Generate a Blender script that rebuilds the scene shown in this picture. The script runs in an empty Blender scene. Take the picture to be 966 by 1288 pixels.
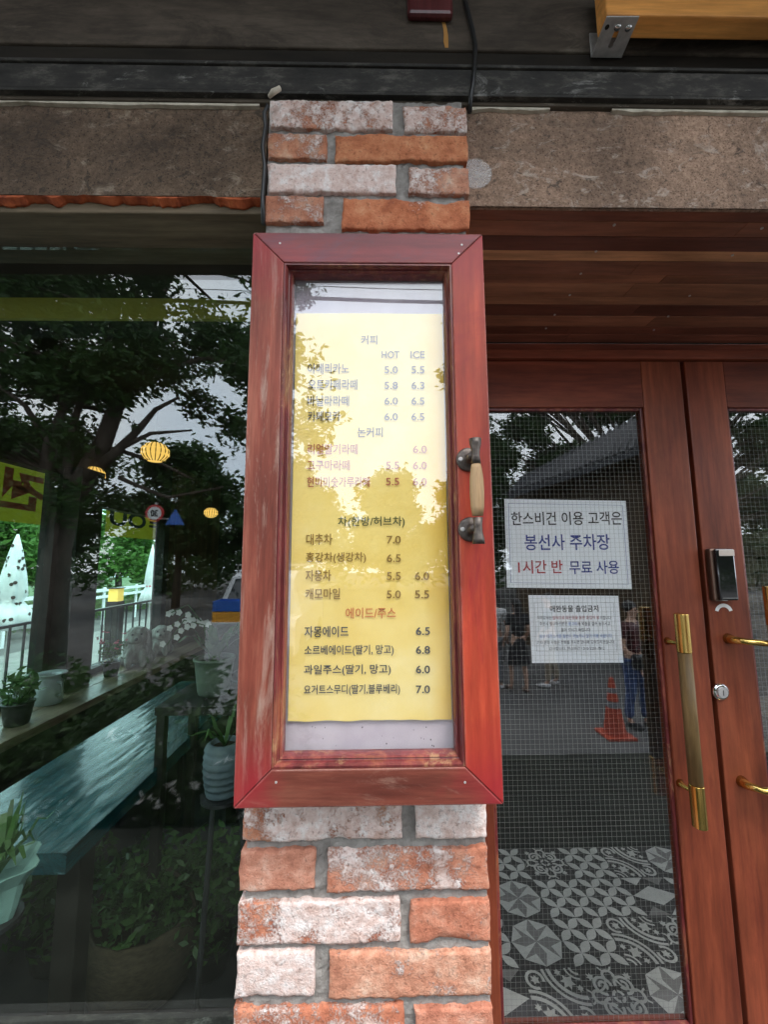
import bpy, bmesh, math, random
import numpy as np
from mathutils import Vector, Matrix, noise as mn
R = math.radians
random.seed(7); rng = np.random.default_rng(7)
sc = bpy.context.scene
C = sc.collection

# ------------------------------------------------------------------ camera
FPX = 510.0; W0, H0 = 966.0, 1288.0
CAMZ = 1.45
cd = bpy.data.cameras.new('camera'); cam = bpy.data.objects.new('camera', cd); C.objects.link(cam)
cd.sensor_fit = 'VERTICAL'; cd.sensor_height = 36.0; cd.lens = FPX / H0 * 36.0
cd.clip_start = 0.02; cd.clip_end = 400
camR = (Matrix.Rotation(R(-1.0), 3, 'Z') @ Matrix.Rotation(R(90 + 6.7), 3, 'X') @ Matrix.Rotation(-0.006, 3, 'Z'))
cam.matrix_world = Matrix.Translation((0, 0, CAMZ)) @ camR.to_4x4()
sc.camera = cam
# ------------------------------------------------------------------ sky, sun, exposure
SUN_EL, SUN_AZ = 58.0, 150.0        # azimuth measured clockwise from +Y: behind the camera, to the right
w = bpy.data.worlds.new('World'); sc.world = w; w.use_nodes = True
nt = w.node_tree; bgn = nt.nodes['Background']
sky = nt.nodes.new('ShaderNodeTexSky'); sky.sky_type = 'NISHITA'; sky.sun_disc = False
sky.sun_elevation = R(SUN_EL); sky.sun_rotation = R(SUN_AZ)
sky.dust_density = 2.0; sky.air_density = 1.0; sky.ozone_density = 1.2
cl = nt.nodes.new('ShaderNodeTexNoise'); cl.inputs['Scale'].default_value = 2.2; cl.inputs['Detail'].default_value = 5
gc = nt.nodes.new('ShaderNodeTexCoord'); nt.links.new(gc.outputs['Generated'], cl.inputs['Vector'])
clr = nt.nodes.new('ShaderNodeValToRGB'); clr.color_ramp.elements[0].position = 0.3; clr.color_ramp.elements[0].color = (0.74, 0.86, 1.0, 1); clr.color_ramp.elements[1].position = 0.7; clr.color_ramp.elements[1].color = (0.95, 0.98, 1, 1)
nt.links.new(cl.outputs[0], clr.inputs[0])
cs_ = nt.nodes.new('ShaderNodeVectorMath'); cs_.operation = 'SCALE'; cs_.inputs[3].default_value = 17.0; nt.links.new(clr.outputs[0], cs_.inputs[0])
mxs = nt.nodes.new('ShaderNodeMix'); mxs.data_type = 'RGBA'; mxs.inputs[0].default_value = 0.8      # overcast: thin cloud over the Nishita sky
nt.links.new(sky.outputs[0], mxs.inputs[6]); nt.links.new(cs_.outputs[0], mxs.inputs[7]); nt.links.new(mxs.outputs[2], bgn.inputs[0]); bgn.inputs[1].default_value = 0.12
sl = bpy.data.lights.new('sun', 'SUN'); sun = bpy.data.objects.new('sun', sl); C.objects.link(sun)
sl.energy = 1.1; sl.angle = R(14); sl.color = (1.0, 0.965, 0.91)
sd = Vector((math.sin(R(SUN_AZ)) * math.cos(R(SUN_EL)), math.cos(R(SUN_AZ)) * math.cos(R(SUN_EL)), math.sin(R(SUN_EL))))
sun.rotation_euler = sd.to_track_quat('Z', 'Y').to_euler()
sc.view_settings.view_transform = 'Standard'; sc.view_settings.look = 'None'
sc.view_settings.gamma = 1; sc.view_settings.exposure = 1.3

sc.cycles.use_denoising = True
sc.cycles.max_bounces = 10; sc.cycles.transparent_max_bounces = 24; sc.cycles.glossy_bounces = 5
sc.cycles.sample_clamp_indirect = 6

# ------------------------------------------------------------------ measuring helpers (photo pixel -> place)
def ray(px, py):
    d = camR @ Vector(((px - W0 / 2) / FPX, -(py - H0 / 2) / FPX, -1))
    return d
def PY(px, py, Y):
    d = ray(px, py); return Vector((0, 0, CAMZ)) + d * (Y / d.y)
def PZ(px, py, Z):
    d = ray(px, py); return Vector((0, 0, CAMZ)) + d * ((Z - CAMZ) / d.z)
def PX(px, py, X):
    d = ray(px, py); return Vector((0, 0, CAMZ)) + d * (X / d.x)

# ------------------------------------------------------------------ materials
def mat(name, stops, scale=8, rough=0.6, bump=0.2, stretch=(1, 1, 1), metal=0, detail=6, dist=0.002,
        coat=0, rvar=0.1, spec=0.28, tint=False, noise_rough=0.6, bscale=None, trans=0, distort=0.0):
    m = bpy.data.materials.new(name); m.use_nodes = True
    n = m.node_tree.nodes; l = m.node_tree.links; b = n['Principled BSDF']
    tc = n.new('ShaderNodeTexCoord'); oi = n.new('ShaderNodeObjectInfo')
    mp = n.new('ShaderNodeMapping'); mp.inputs['Scale'].default_value = stretch
    mul = n.new('ShaderNodeMath'); mul.operation = 'MULTIPLY'; mul.inputs[1].default_value = 37.0
    cx = n.new('ShaderNodeCombineXYZ')
    l.new(oi.outputs['Random'], mul.inputs[0])
    for i in range(3): l.new(mul.outputs[0], cx.inputs[i])
    l.new(tc.outputs['Object'], mp.inputs['Vector']); l.new(cx.outputs[0], mp.inputs['Location'])
    nz = n.new('ShaderNodeTexNoise'); nz.inputs['Scale'].default_value = scale; nz.inputs['Detail'].default_value = detail
    nz.inputs['Roughness'].default_value = noise_rough; nz.inputs['Distortion'].default_value = distort
    l.new(mp.outputs[0], nz.inputs['Vector'])
    cr = n.new('ShaderNodeValToRGB'); el = cr.color_ramp.elements
    while len(el) < len(stops): el.new(0.5)
    for i, (p, c) in enumerate(stops):
        el[i].position = p; el[i].color = (*c, 1)
    l.new(nz.outputs['Fac'], cr.inputs[0])
    col = cr.outputs[0]
    if tint:
        mx = n.new('ShaderNodeMix'); mx.data_type = 'RGBA'; mx.blend_type = 'MULTIPLY'; mx.inputs[0].default_value = 1
        l.new(col, mx.inputs[6]); l.new(oi.outputs['Color'], mx.inputs[7]); col = mx.outputs[2]
    l.new(col, b.inputs['Base Color'])
    b.inputs['Metallic'].default_value = metal; b.inputs['Coat Weight'].default_value = coat
    b.inputs['Coat Roughness'].default_value = 0.15
    b.inputs['Specular IOR Level'].default_value = spec
    mr = n.new('ShaderNodeMapRange'); mr.inputs[3].default_value = max(0.02, rough - rvar); mr.inputs[4].default_value = min(1, rough + rvar)
    l.new(nz.outputs['Fac'], mr.inputs[0]); l.new(mr.outputs[0], b.inputs['Roughness'])
    if bump:
        nb = n.new('ShaderNodeTexNoise'); nb.inputs['Scale'].default_value = bscale or scale * 2.5; nb.inputs['Detail'].default_value = 8
        nb.inputs['Roughness'].default_value = 0.65; nb.inputs['Distortion'].default_value = distort
        l.new(mp.outputs[0], nb.inputs['Vector'])
        bp = n.new('ShaderNodeBump'); bp.inputs['Strength'].default_value = bump; bp.inputs['Distance'].default_value = dist
        l.new(nb.outputs['Fac'], bp.inputs['Height']); l.new(bp.outputs[0], b.inputs['Normal'])
    if trans:
        tr = n.new('ShaderNodeBsdfTranslucent'); ms = n.new('ShaderNodeMixShader'); ms.inputs[0].default_value = trans
        l.new(col, tr.inputs[0]); l.new(b.outputs[0], ms.inputs[1]); l.new(tr.outputs[0], ms.inputs[2])
        l.new(ms.outputs[0], n['Material Output'].inputs[0])
    return m
def flat(name, c, rough=0.6, metal=0, emit=0, coat=0):
    m = bpy.data.materials.new(name); m.use_nodes = True; b = m.node_tree.nodes['Principled BSDF']
    b.inputs['Base Color'].default_value = (*c, 1); b.inputs['Roughness'].default_value = rough; b.inputs['Metallic'].default_value = metal
    b.inputs['Coat Weight'].default_value = coat
    if emit: b.inputs['Emission Color'].default_value = (*c, 1); b.inputs['Emission Strength'].default_value = emit
    return m
def glassmat(name, ior, tint=(1, 1, 1), rough=0.0, wave=0.0):
    m = bpy.data.materials.new(name); m.use_nodes = True; n = m.node_tree.nodes; l = m.node_tree.links
    n.remove(n['Principled BSDF'])
    f = n.new('ShaderNodeFresnel'); gm = n.new('ShaderNodeNewGeometry'); mm = n.new('ShaderNodeMapRange')   # same reflectance on both faces of the thin pane
    mm.inputs[3].default_value = ior; mm.inputs[4].default_value = 1 / ior; l.new(gm.outputs['Backfacing'], mm.inputs[0]); l.new(mm.outputs[0], f.inputs[0])
    t = n.new('ShaderNodeBsdfTransparent'); t.inputs[0].default_value = (*tint, 1)
    g = n.new('ShaderNodeBsdfGlossy'); g.inputs['Roughness'].default_value = rough
    x = n.new('ShaderNodeMixShader'); l.new(f.outputs[0], x.inputs[0]); l.new(t.outputs[0], x.inputs[1]); l.new(g.outputs[0], x.inputs[2])
    if wave:
        tc = n.new('ShaderNodeTexCoord'); nz = n.new('ShaderNodeTexNoise'); nz.inputs['Scale'].default_value = 3; nz.inputs['Detail'].default_value = 1
        bp = n.new('ShaderNodeBump'); bp.inputs['Strength'].default_value = wave; bp.inputs['Distance'].default_value = 0.01
        l.new(tc.outputs['Object'], nz.inputs[0]); l.new(nz.outputs[0], bp.inputs['Height']); l.new(bp.outputs[0], g.inputs['Normal'])
    l.new(x.outputs[0], n['Material Output'].inputs[0]); return m

def brickmat():
    m = bpy.data.materials.new('old_brick'); m.use_nodes = True; n = m.node_tree.nodes; l = m.node_tree.links; b = n['Principled BSDF']
    tc = n.new('ShaderNodeTexCoord'); oi = n.new('ShaderNodeObjectInfo')
    mul = n.new('ShaderNodeMath'); mul.operation = 'MULTIPLY'; mul.inputs[1].default_value = 91.0
    l.new(oi.outputs['Random'], mul.inputs[0])
    add = n.new('ShaderNodeVectorMath'); add.operation = 'ADD'; cx = n.new('ShaderNodeCombineXYZ')
    for i in range(3): l.new(mul.outputs[0], cx.inputs[i])
    l.new(tc.outputs['Object'], add.inputs[0]); l.new(cx.outputs[0], add.inputs[1]); v = add.outputs[0]
    def nz(s, d=6, r=0.6, dd=0.0):
        x = n.new('ShaderNodeTexNoise'); x.inputs['Scale'].default_value = s; x.inputs['Detail'].default_value = d
        x.inputs['Roughness'].default_value = r; x.inputs['Distortion'].default_value = dd; l.new(v, x.inputs['Vector']); return x.outputs['Fac']
    def ramp(fac, stops):
        cr = n.new('ShaderNodeValToRGB'); el = cr.color_ramp.elements
        while len(el) < len(stops): el.new(0.5)
        for i, (p, c) in enumerate(stops): el[i].position = p; el[i].color = (*c, 1)
        l.new(fac, cr.inputs[0]); return cr.outputs[0]
    base = ramp(nz(28, 8, .7), [(0.32, (0.30, 0.11, 0.065)), (0.47, (0.46, 0.19, 0.115)), (0.58, (0.54, 0.27, 0.18)), (0.70, (0.60, 0.40, 0.30))])
    tn = n.new('ShaderNodeMix'); tn.data_type = 'RGBA'; tn.blend_type = 'MULTIPLY'; tn.inputs[0].default_value = 1
    l.new(base, tn.inputs[6]); l.new(oi.outputs['Color'], tn.inputs[7])
    # lime wash: patches thresholded by the brick's own alpha, broken by fine grain
    big = nz(13, 3, .55, .6); mid = nz(60, 6, .7); fine = nz(330, 4, .7)
    def math2(op, a, c):
        x = n.new('ShaderNodeMath'); x.operation = op
        for i, q in enumerate((a, c)):
            if isinstance(q, (int, float)): x.inputs[i].default_value = q
            else: l.new(q, x.inputs[i])
        return x.outputs[0]
    s = math2('ADD', math2('MULTIPLY', big, 0.50), math2('ADD', math2('MULTIPLY', mid, 0.42), math2('MULTIPLY', fine, 0.32)))   # ~0.62 mean
    thr = math2('ADD', s, math2('MULTIPLY', math2('SUBTRACT', oi.outputs['Alpha'], 0.5), 0.5))
    mr = n.new('ShaderNodeMapRange'); mr.inputs[1].default_value = 0.60; mr.inputs[2].default_value = 0.68; mr.clamp = True
    l.new(thr, mr.inputs[0])
    wfac = math2('MULTIPLY', mr.outputs[0], 0.9)
    white = ramp(nz(45, 5, .7), [(0.34, (0.58, 0.40, 0.34)), (0.5, (0.72, 0.58, 0.53)), (0.62, (0.82, 0.76, 0.73))])
    mx = n.new('ShaderNodeMix'); mx.data_type = 'RGBA'; l.new(wfac, mx.inputs[0]); l.new(tn.outputs[2], mx.inputs[6]); l.new(white, mx.inputs[7])
    # dark pits
    pit = ramp(nz(190, 3, .5), [(0.33, (0.22, 0.17, 0.15)), (0.40, (1, 1, 1))])
    m3 = n.new('ShaderNodeMix'); m3.data_type = 'RGBA'; m3.blend_type = 'MULTIPLY'; m3.inputs[0].default_value = 0.4
    l.new(mx.outputs[2], m3.inputs[6]); l.new(pit, m3.inputs[7])
    l.new(m3.outputs[2], b.inputs['Base Color']); b.inputs['Roughness'].default_value = 0.92
    bp = n.new('ShaderNodeBump'); bp.inputs['Strength'].default_value = 1.0; bp.inputs['Distance'].default_value = 0.0034
    h = math2('ADD', math2('ADD', math2('MULTIPLY', fine, 0.5), mid), math2('MULTIPLY', mr.outputs[0], 0.35))
    l.new(h, bp.inputs['Height']); l.new(bp.outputs[0], b.inputs['Normal'])
    return m

def granitemat(name, dark, light, spk):
    m = mat(name, [(0.38, dark), (0.5, tuple((a + c) / 2 for a, c in zip(dark, light))), (0.60, light)], scale=75, rough=0.85, bump=1.0, dist=0.006, detail=12, noise_rough=0.95, bscale=80)
    n = m.node_tree.nodes; l = m.node_tree.links; b = n['Principled BSDF']
    old = b.inputs['Base Color'].links[0].from_socket
    tc = n.new('ShaderNodeTexCoord'); v = n.new('ShaderNodeTexVoronoi'); v.inputs['Scale'].default_value = 170; v.inputs['Randomness'].default_value = 1
    nz = n.new('ShaderNodeTexNoise'); nz.inputs['Scale'].default_value = 5; nz.inputs['Detail'].default_value = 5
    l.new(tc.outputs['Object'], v.inputs['Vector']); l.new(tc.outputs['Object'], nz.inputs['Vector'])
    cr = n.new('ShaderNodeValToRGB'); e = cr.color_ramp.elements; e[0].position = 0.06; e[0].color = (*spk, 1); e[1].position = 0.34; e[1].color = (1, 1, 1, 1)
    l.new(v.outputs['Distance'], cr.inputs[0])
    c2 = n.new('ShaderNodeValToRGB'); e = c2.color_ramp.elements; e[0].position = 0.3; e[0].color = (0.5, 0.48, 0.46, 1); e[1].position = 0.7; e[1].color = (1.25, 1.2, 1.15, 1)
    l.new(nz.outputs['Fac'], c2.inputs[0])
    for s in (cr.outputs[0], c2.outputs[0]):
        mx = n.new('ShaderNodeMix'); mx.data_type = 'RGBA'; mx.blend_type = 'MULTIPLY'; mx.inputs[0].default_value = 1
        l.new(old, mx.inputs[6]); l.new(s, mx.inputs[7]); old = mx.outputs[2]
    l.new(old, b.inputs['Base Color']); return m

GX = (0.08, 1, 1); GY = (1, 0.08, 1); GZ = (1, 1, 0.07)      # grain directions
M = {}
M['brick'] = brickmat()
M['mortar'] = mat('mortar', [(0.3, (0.17, 0.155, 0.14)), (0.5, (0.26, 0.24, 0.22)), (0.75, (0.38, 0.36, 0.33))], scale=38, rough=0.95, bump=0.9, dist=0.003, bscale=120)
M['granite'] = granitemat('granite_pink', (0.12, 0.075, 0.05), (0.50, 0.34, 0.25), (0.3, 0.25, 0.22))
M['granite_d'] = granitemat('granite_dark', (0.07, 0.045, 0.03), (0.26, 0.185, 0.13), (0.25, 0.22, 0.2))  # darker tone than the right lintel
def wood(name, dark, mid, light, g, rough=0.5, coat=0.0, scale=22, bump=0.35, tint=False, distort=0.4, dist=0.0015):
    m = mat(name, [(0.28, dark), (0.5, mid), (0.72, light)], scale=scale, rough=rough, bump=bump, stretch=g, detail=9, coat=coat, tint=tint, noise_rough=0.7, distort=distort, dist=dist)
    n = m.node_tree.nodes; l = m.node_tree.links; b = n['Principled BSDF']; old = b.inputs['Base Color'].links[0].from_socket
    mp = n['Mapping']; m2 = n.new('ShaderNodeMapping'); m2.inputs['Scale'].default_value = [q ** .45 for q in g]; l.new(n['Texture Coordinate'].outputs['Object'], m2.inputs[0]); l.new(n['Combine XYZ'].outputs[0], m2.inputs['Location'])
    for sc_, lo, hi, p0, p1 in ((7, .62, 1.28, .32, .68), (90, .80, 1.12, .35, .6)):      # blotches of wear, then pores
        nz = n.new('ShaderNodeTexNoise'); nz.inputs['Scale'].default_value = sc_; nz.inputs['Detail'].default_value = 6; nz.inputs['Roughness'].default_value = .65
        l.new((m2 if sc_ < 50 else mp).outputs[0], nz.inputs['Vector']); cr = n.new('ShaderNodeValToRGB'); e = cr.color_ramp.elements
        e[0].position = p0; e[0].color = (lo, lo, lo, 1); e[1].position = p1; e[1].color = (hi, hi, hi, 1); l.new(nz.outputs['Fac'], cr.inputs[0])
        mx = n.new('ShaderNodeMix'); mx.data_type = 'RGBA'; mx.blend_type = 'MULTIPLY'; mx.inputs[0].default_value = 1; l.new(old, mx.inputs[6]); l.new(cr.outputs[0], mx.inputs[7]); old = mx.outputs[2]
    l.new(old, b.inputs['Base Color'])
    return m
M['case_l'] = wood('weathered_red_wood', (0.085, 0.019, 0.012), (0.185, 0.044, 0.027), (0.31, 0.11, 0.07), GZ, 0.55, 0.0, 34, 0.6)
M['case_r'] = wood('orange_red_wood', (0.19, 0.018, 0.010), (0.32, 0.038, 0.017), (0.44, 0.078, 0.034), GZ, 0.48, 0.08, 16, 0.3)
M['case_t'] = wood('crimson_wood', (0.10, 0.010, 0.016), (0.20, 0.024, 0.026), (0.29, 0.055, 0.042), GX, 0.45, 0.12, 14, 0.3)
M['case_b'] = wood('faded_brown_red_wood', (0.075, 0.016, 0.011), (0.16, 0.040, 0.025), (0.27, 0.09, 0.056), GX, 0.55, 0.0, 26, 0.5)
def add_edge_wear(m, col, rad=.004, amount=.8, thr=.08):
    n = m.node_tree.nodes; l = m.node_tree.links; b = n['Principled BSDF']; old = b.inputs['Base Color'].links[0].from_socket
    bv = n.new('ShaderNodeBevel'); bv.inputs[0].default_value = rad; bv.samples = 6; ge = n.new('ShaderNodeNewGeometry')
    dt = n.new('ShaderNodeVectorMath'); dt.operation = 'DOT_PRODUCT'; l.new(bv.outputs[0], dt.inputs[0]); l.new(ge.outputs['True Normal'], dt.inputs[1])
    tc = n.new('ShaderNodeTexCoord'); nz = n.new('ShaderNodeTexNoise'); nz.inputs['Scale'].default_value = 60; nz.inputs['Detail'].default_value = 6; l.new(tc.outputs['Object'], nz.inputs[0])
    s1 = n.new('ShaderNodeMath'); s1.operation = 'SUBTRACT'; s1.inputs[0].default_value = 1; l.new(dt.outputs['Value'], s1.inputs[1])
    s2 = n.new('ShaderNodeMath'); s2.operation = 'MULTIPLY'; l.new(s1.outputs[0], s2.inputs[0]); l.new(nz.outputs[0], s2.inputs[1])
    mr = n.new('ShaderNodeMapRange'); mr.inputs[1].default_value = thr * .4; mr.inputs[2].default_value = thr; mr.inputs[4].default_value = amount; l.new(s2.outputs[0], mr.inputs[0])
    mx = n.new('ShaderNodeMix'); mx.data_type = 'RGBA'; l.new(mr.outputs[0], mx.inputs[0]); l.new(old, mx.inputs[6]); mx.inputs[7].default_value = (*col, 1); l.new(mx.outputs[2], b.inputs['Base Color'])
def add_scuffs(m, col, scale=9, p0=.60, p1=.68, amount=.6, stretch=(1, 1, .35)):
    n = m.node_tree.nodes; l = m.node_tree.links; b = n['Principled BSDF']; old = b.inputs['Base Color'].links[0].from_socket
    tc = n.new('ShaderNodeTexCoord'); mp = n.new('ShaderNodeMapping'); mp.inputs['Scale'].default_value = stretch; l.new(tc.outputs['Object'], mp.inputs[0])
    nz = n.new('ShaderNodeTexNoise'); nz.inputs['Scale'].default_value = scale; nz.inputs['Detail'].default_value = 12; nz.inputs['Roughness'].default_value = .78; nz.inputs['Distortion'].default_value = .8; l.new(mp.outputs[0], nz.inputs[0])
    mr = n.new('ShaderNodeMapRange'); mr.inputs[1].default_value = p0; mr.inputs[2].default_value = p1; mr.inputs[4].default_value = amount; l.new(nz.outputs[0], mr.inputs[0])
    mx = n.new('ShaderNodeMix'); mx.data_type = 'RGBA'; l.new(mr.outputs[0], mx.inputs[0]); l.new(old, mx.inputs[6]); mx.inputs[7].default_value = (*col, 1); l.new(mx.outputs[2], b.inputs['Base Color'])
def add_corner_red(m, axis, centre, half, start):
    """Varnish surviving near both ends of a board: a stain that belongs to the board."""
    n = m.node_tree.nodes; l = m.node_tree.links; b = n['Principled BSDF']; old = b.inputs['Base Color'].links[0].from_socket
    tc = n.new('ShaderNodeTexCoord'); sp = n.new('ShaderNodeSeparateXYZ'); l.new(tc.outputs['Object'], sp.inputs[0])
    s = n.new('ShaderNodeMath'); s.operation = 'SUBTRACT'; l.new(sp.outputs[axis], s.inputs[0]); s.inputs[1].default_value = centre
    a = n.new('ShaderNodeMath'); a.operation = 'ABSOLUTE'; l.new(s.outputs[0], a.inputs[0])
    nz = n.new('ShaderNodeTexNoise'); nz.inputs['Scale'].default_value = 18; nz.inputs['Detail'].default_value = 5; l.new(tc.outputs['Object'], nz.inputs[0])
    ad = n.new('ShaderNodeMath'); ad.operation = 'MULTIPLY_ADD'; l.new(nz.outputs[0], ad.inputs[0]); ad.inputs[1].default_value = 0.11; l.new(a.outputs[0], ad.inputs[2])
    mr = n.new('ShaderNodeMapRange'); mr.inputs[1].default_value = half * start + .055; mr.inputs[2].default_value = half + .07; mr.inputs[4].default_value = 0.85
    l.new(ad.outputs[0], mr.inputs[0])
    mx = n.new('ShaderNodeMix'); mx.data_type = 'RGBA'; l.new(mr.outputs[0], mx.inputs[0]); l.new(old, mx.inputs[6]); mx.inputs[7].default_value = (0.27, 0.010, 0.022, 1)
    l.new(mx.outputs[2], b.inputs['Base Color'])
M['mould'] = wood('dark_moulding', (0.07, 0.012, 0.014), (0.16, 0.03, 0.03), (0.36, 0.13, 0.06), (1, 1, 0.2), 0.4, 0.3, 24, 0.3)
M['door'] = wood('door_redwood', (0.10, 0.023, 0.012), (0.20, 0.046, 0.021), (0.30, 0.084, 0.037), GZ, 0.45, 0.08, 9, 0.15)
M['door_h'] = wood('door_redwood_across', (0.10, 0.024, 0.014), (0.18, 0.042, 0.022), (0.25, 0.068, 0.034), GX, 0.5, 0.06, 10, 0.15)
M['plank'] = wood('soffit_wood', (0.55, 0.50, 0.48), (0.85, 0.82, 0.8), (1.2, 1.15, 1.1), GX, 0.45, 0.12, 26, 0.3, tint=True)
M['oldwood'] = wood('old_brown_wood', (0.075, 0.055, 0.034), (0.14, 0.105, 0.066), (0.22, 0.17, 0.11), GX, 0.7, 0.0, 24, 0.5)
M['beam'] = wood('grey_brown_beam', (0.045, 0.034, 0.025), (0.085, 0.066, 0.050), (0.14, 0.112, 0.086), (0.2, 1, 1), 0.85, 0, 9, 0.3)
M['black_metal'] = mat('black_metal', [(0.35, (0.014, 0.013, 0.012)), (0.52, (0.035, 0.032, 0.028)), (0.68, (0.12, 0.11, 0.095))], scale=30, rough=0.7, bump=0.3, stretch=(0.4, 1, 1), detail=9, noise_rough=0.75)
M['trim'] = mat('grey_trim', [(0.3, (0.05, 0.04, 0.03)), (0.6, (0.10, 0.08, 0.06)), (0.8, (0.17, 0.14, 0.11))], scale=20, rough=0.9, bump=0.5, stretch=(0.3, 1, 1))
M['gap'] = mat('gap_shade_dark_wall', [(0.3, (0.012, 0.010, 0.008)), (0.7, (0.03, 0.024, 0.018))], scale=20, rough=0.9, bump=0.3, stretch=(.3, 1, 1), spec=.2)  # near-black for shade in the gap, keyway and bolt hole; also upper wall
M['cement'] = mat('pale_cement', [(0.3, (0.3, 0.26, 0.2)), (0.7, (0.6, 0.54, 0.44))], scale=40, rough=0.95, bump=0.6)
M['foam'] = mat('orange_foam', [(0.3, (0.16, 0.03, 0.012)), (0.6, (0.42, 0.10, 0.035)), (0.8, (0.5, 0.16, 0.06))], scale=50, rough=0.9, bump=0.7)
M['pine'] = wood('yellow_pine', (0.56, 0.22, 0.05), (0.74, 0.32, 0.08), (0.84, 0.43, 0.13), (0.06, 1, 1), 0.42, 0.15, 9, 0.15)
M['pine_end'] = wood('yellow_pine_end', (0.34, 0.17, 0.05), (0.50, 0.29, 0.09), (0.6, 0.38, 0.13), (1, 0.3, 1), 0.5, 0, 16, 0.3)
M['steel'] = mat('zinc_steel', [(0.3, (0.38, 0.36, 0.35)), (0.7, (0.56, 0.54, 0.52))], scale=60, rough=0.42, bump=0.1, metal=.35)
M['chrome'] = flat('chrome', (0.75, 0.75, 0.75), 0.12, 1)
M['iron'] = mat('dark_iron', [(0.3, (0.055, 0.045, 0.04)), (0.7, (0.14, 0.115, 0.10))], scale=120, rough=0.45, bump=0.3, metal=0.6)
M['grip'] = wood('pale_grip_wood', (0.15, 0.09, 0.045), (0.26, 0.165, 0.085), (0.35, 0.24, 0.14), GZ, 0.55, 0, 50, 0.2)
M['grip_d'] = wood('door_grip_wood', (0.12, 0.07, 0.025), (0.20, 0.125, 0.05), (0.29, 0.19, 0.08), GZ, 0.5, 0, 50, 0.25)
M['brass'] = mat('brass', [(0.3, (0.68, 0.42, 0.10)), (0.7, (0.88, 0.62, 0.22))], scale=40, rough=0.18, bump=0.05, metal=1, stretch=(1, 1, .2))
M['lockblack'] = flat('gloss_black', (0.008, 0.008, 0.009), 0.08, coat=1)
M['bronze'] = flat('bronze_plastic', (0.19, 0.12, 0.09), 0.3, 0.7)
M['champagne'] = flat('champagne_plate', (0.62, 0.53, 0.46), 0.35, 0.5)
M['white'] = flat('white_plastic', (0.75, 0.75, 0.74), 0.5)
M['cable'] = flat('black_cable', (0.012, 0.012, 0.012), 0.4)
M['maroon'] = wood('maroon_block', (0.04, 0.01, 0.012), (0.085, 0.018, 0.02), (0.13, 0.04, 0.04), GZ, 0.35, 0.3, 20, 0.2)
M['board'] = mat('lilac_backboard', [(0.3, (0.44, 0.37, 0.43)), (0.6, (0.55, 0.49, 0.53)), (0.8, (0.60, 0.55, 0.55))], scale=12, rough=0.8, bump=0.1)
# yellow menu paper, deeper yellow toward its long edges
def papermat():
    m = mat('yellow_paper', [(0.3, (0.80, 0.57, 0.13)), (0.5, (0.85, 0.66, 0.22)), (0.7, (0.88, 0.74, 0.36))], scale=5, rough=0.85, bump=0.15, dist=0.004, bscale=9)
    n = m.node_tree.nodes; l = m.node_tree.links; b = n['Principled BSDF']; old = b.inputs['Base Color'].links[0].from_socket
    tc = n.new('ShaderNodeTexCoord'); sp = n.new('ShaderNodeSeparateXYZ'); l.new(tc.outputs['Object'], sp.inputs[0])
    nz = n.new('ShaderNodeTexNoise'); nz.inputs['Scale'].default_value = 7; l.new(tc.outputs['Object'], nz.inputs[0])
    ad = n.new('ShaderNodeMath'); ad.operation = 'MULTIPLY_ADD'; l.new(nz.outputs[0], ad.inputs[0]); ad.inputs[1].default_value = 0.05; l.new(sp.outputs[0], ad.inputs[2])
    mr = n.new('ShaderNodeMapRange'); mr.inputs[1].default_value = 0.108; mr.inputs[2].default_value = 0.145; mr.inputs[4].default_value = 0.8
    l.new(ad.outputs[0], mr.inputs[0])
    mx = n.new('ShaderNodeMix'); mx.data_type = 'RGBA'; l.new(mr.outputs[0], mx.inputs[0]); l.new(old, mx.inputs[6]); mx.inputs[7].default_value = (0.78, 0.46, 0.05, 1)
    l.new(mx.outputs[2], b.inputs['Base Color']); return m
M['paper'] = papermat()
M['whitepaper'] = mat('white_paper', [(0.3, (0.82, 0.83, 0.85)), (0.7, (0.88, 0.89, 0.90))], scale=6, rough=0.6, bump=0.05)
INK = {k: flat('ink_' + k, c, 0.7) for k, c in dict(brown=(0.055, 0.035, 0.03), red=(0.40, 0.12, 0.06), olive=(0.06, 0.07, 0.02), tan=(0.26, 0.15, 0.03), orange=(0.55, 0.17, 0.04),
        slate=(0.035, 0.04, 0.05), black=(0.02, 0.02, 0.022), navy=(0.02, 0.04, 0.25), crimson=(0.42, 0.02, 0.03), blue=(0.06, 0.20, 0.55), grey=(0.07, 0.055, 0.065), bannerred=(0.62, 0.09, 0.04), bannerink=(0.03, 0.04, 0.05)).items()}
M['glass_case'] = glassmat('case_glass', 1.8)
M['glass_win'] = glassmat('window_glass', 1.82, (0.93, 0.97, 0.95), wave=0.05)
M['glass_door'] = glassmat('wired_glass', 1.85, (0.97, 0.98, 0.98), wave=0.04)
M['glass_side'] = glassmat('side_glass', 1.3, (0.80, 0.95, 0.92))
M['wire'] = flat('mesh_wire', (0.36, 0.36, 0.34), 0.45, 0.4)
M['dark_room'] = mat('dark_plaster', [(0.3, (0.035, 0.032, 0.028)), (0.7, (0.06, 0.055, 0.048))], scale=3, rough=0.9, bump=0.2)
M['brown_panel'] = wood('brown_panel', (0.05, 0.03, 0.015), (0.085, 0.055, 0.028), (0.13, 0.085, 0.045), GZ, 0.6, 0, 12, 0.2)
M['yellowbar'] = mat('mustard_paint', [(0.3, (0.42, 0.38, 0.06)), (0.7, (0.52, 0.47, 0.09))], scale=5, rough=0.6, bump=0.05)
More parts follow.
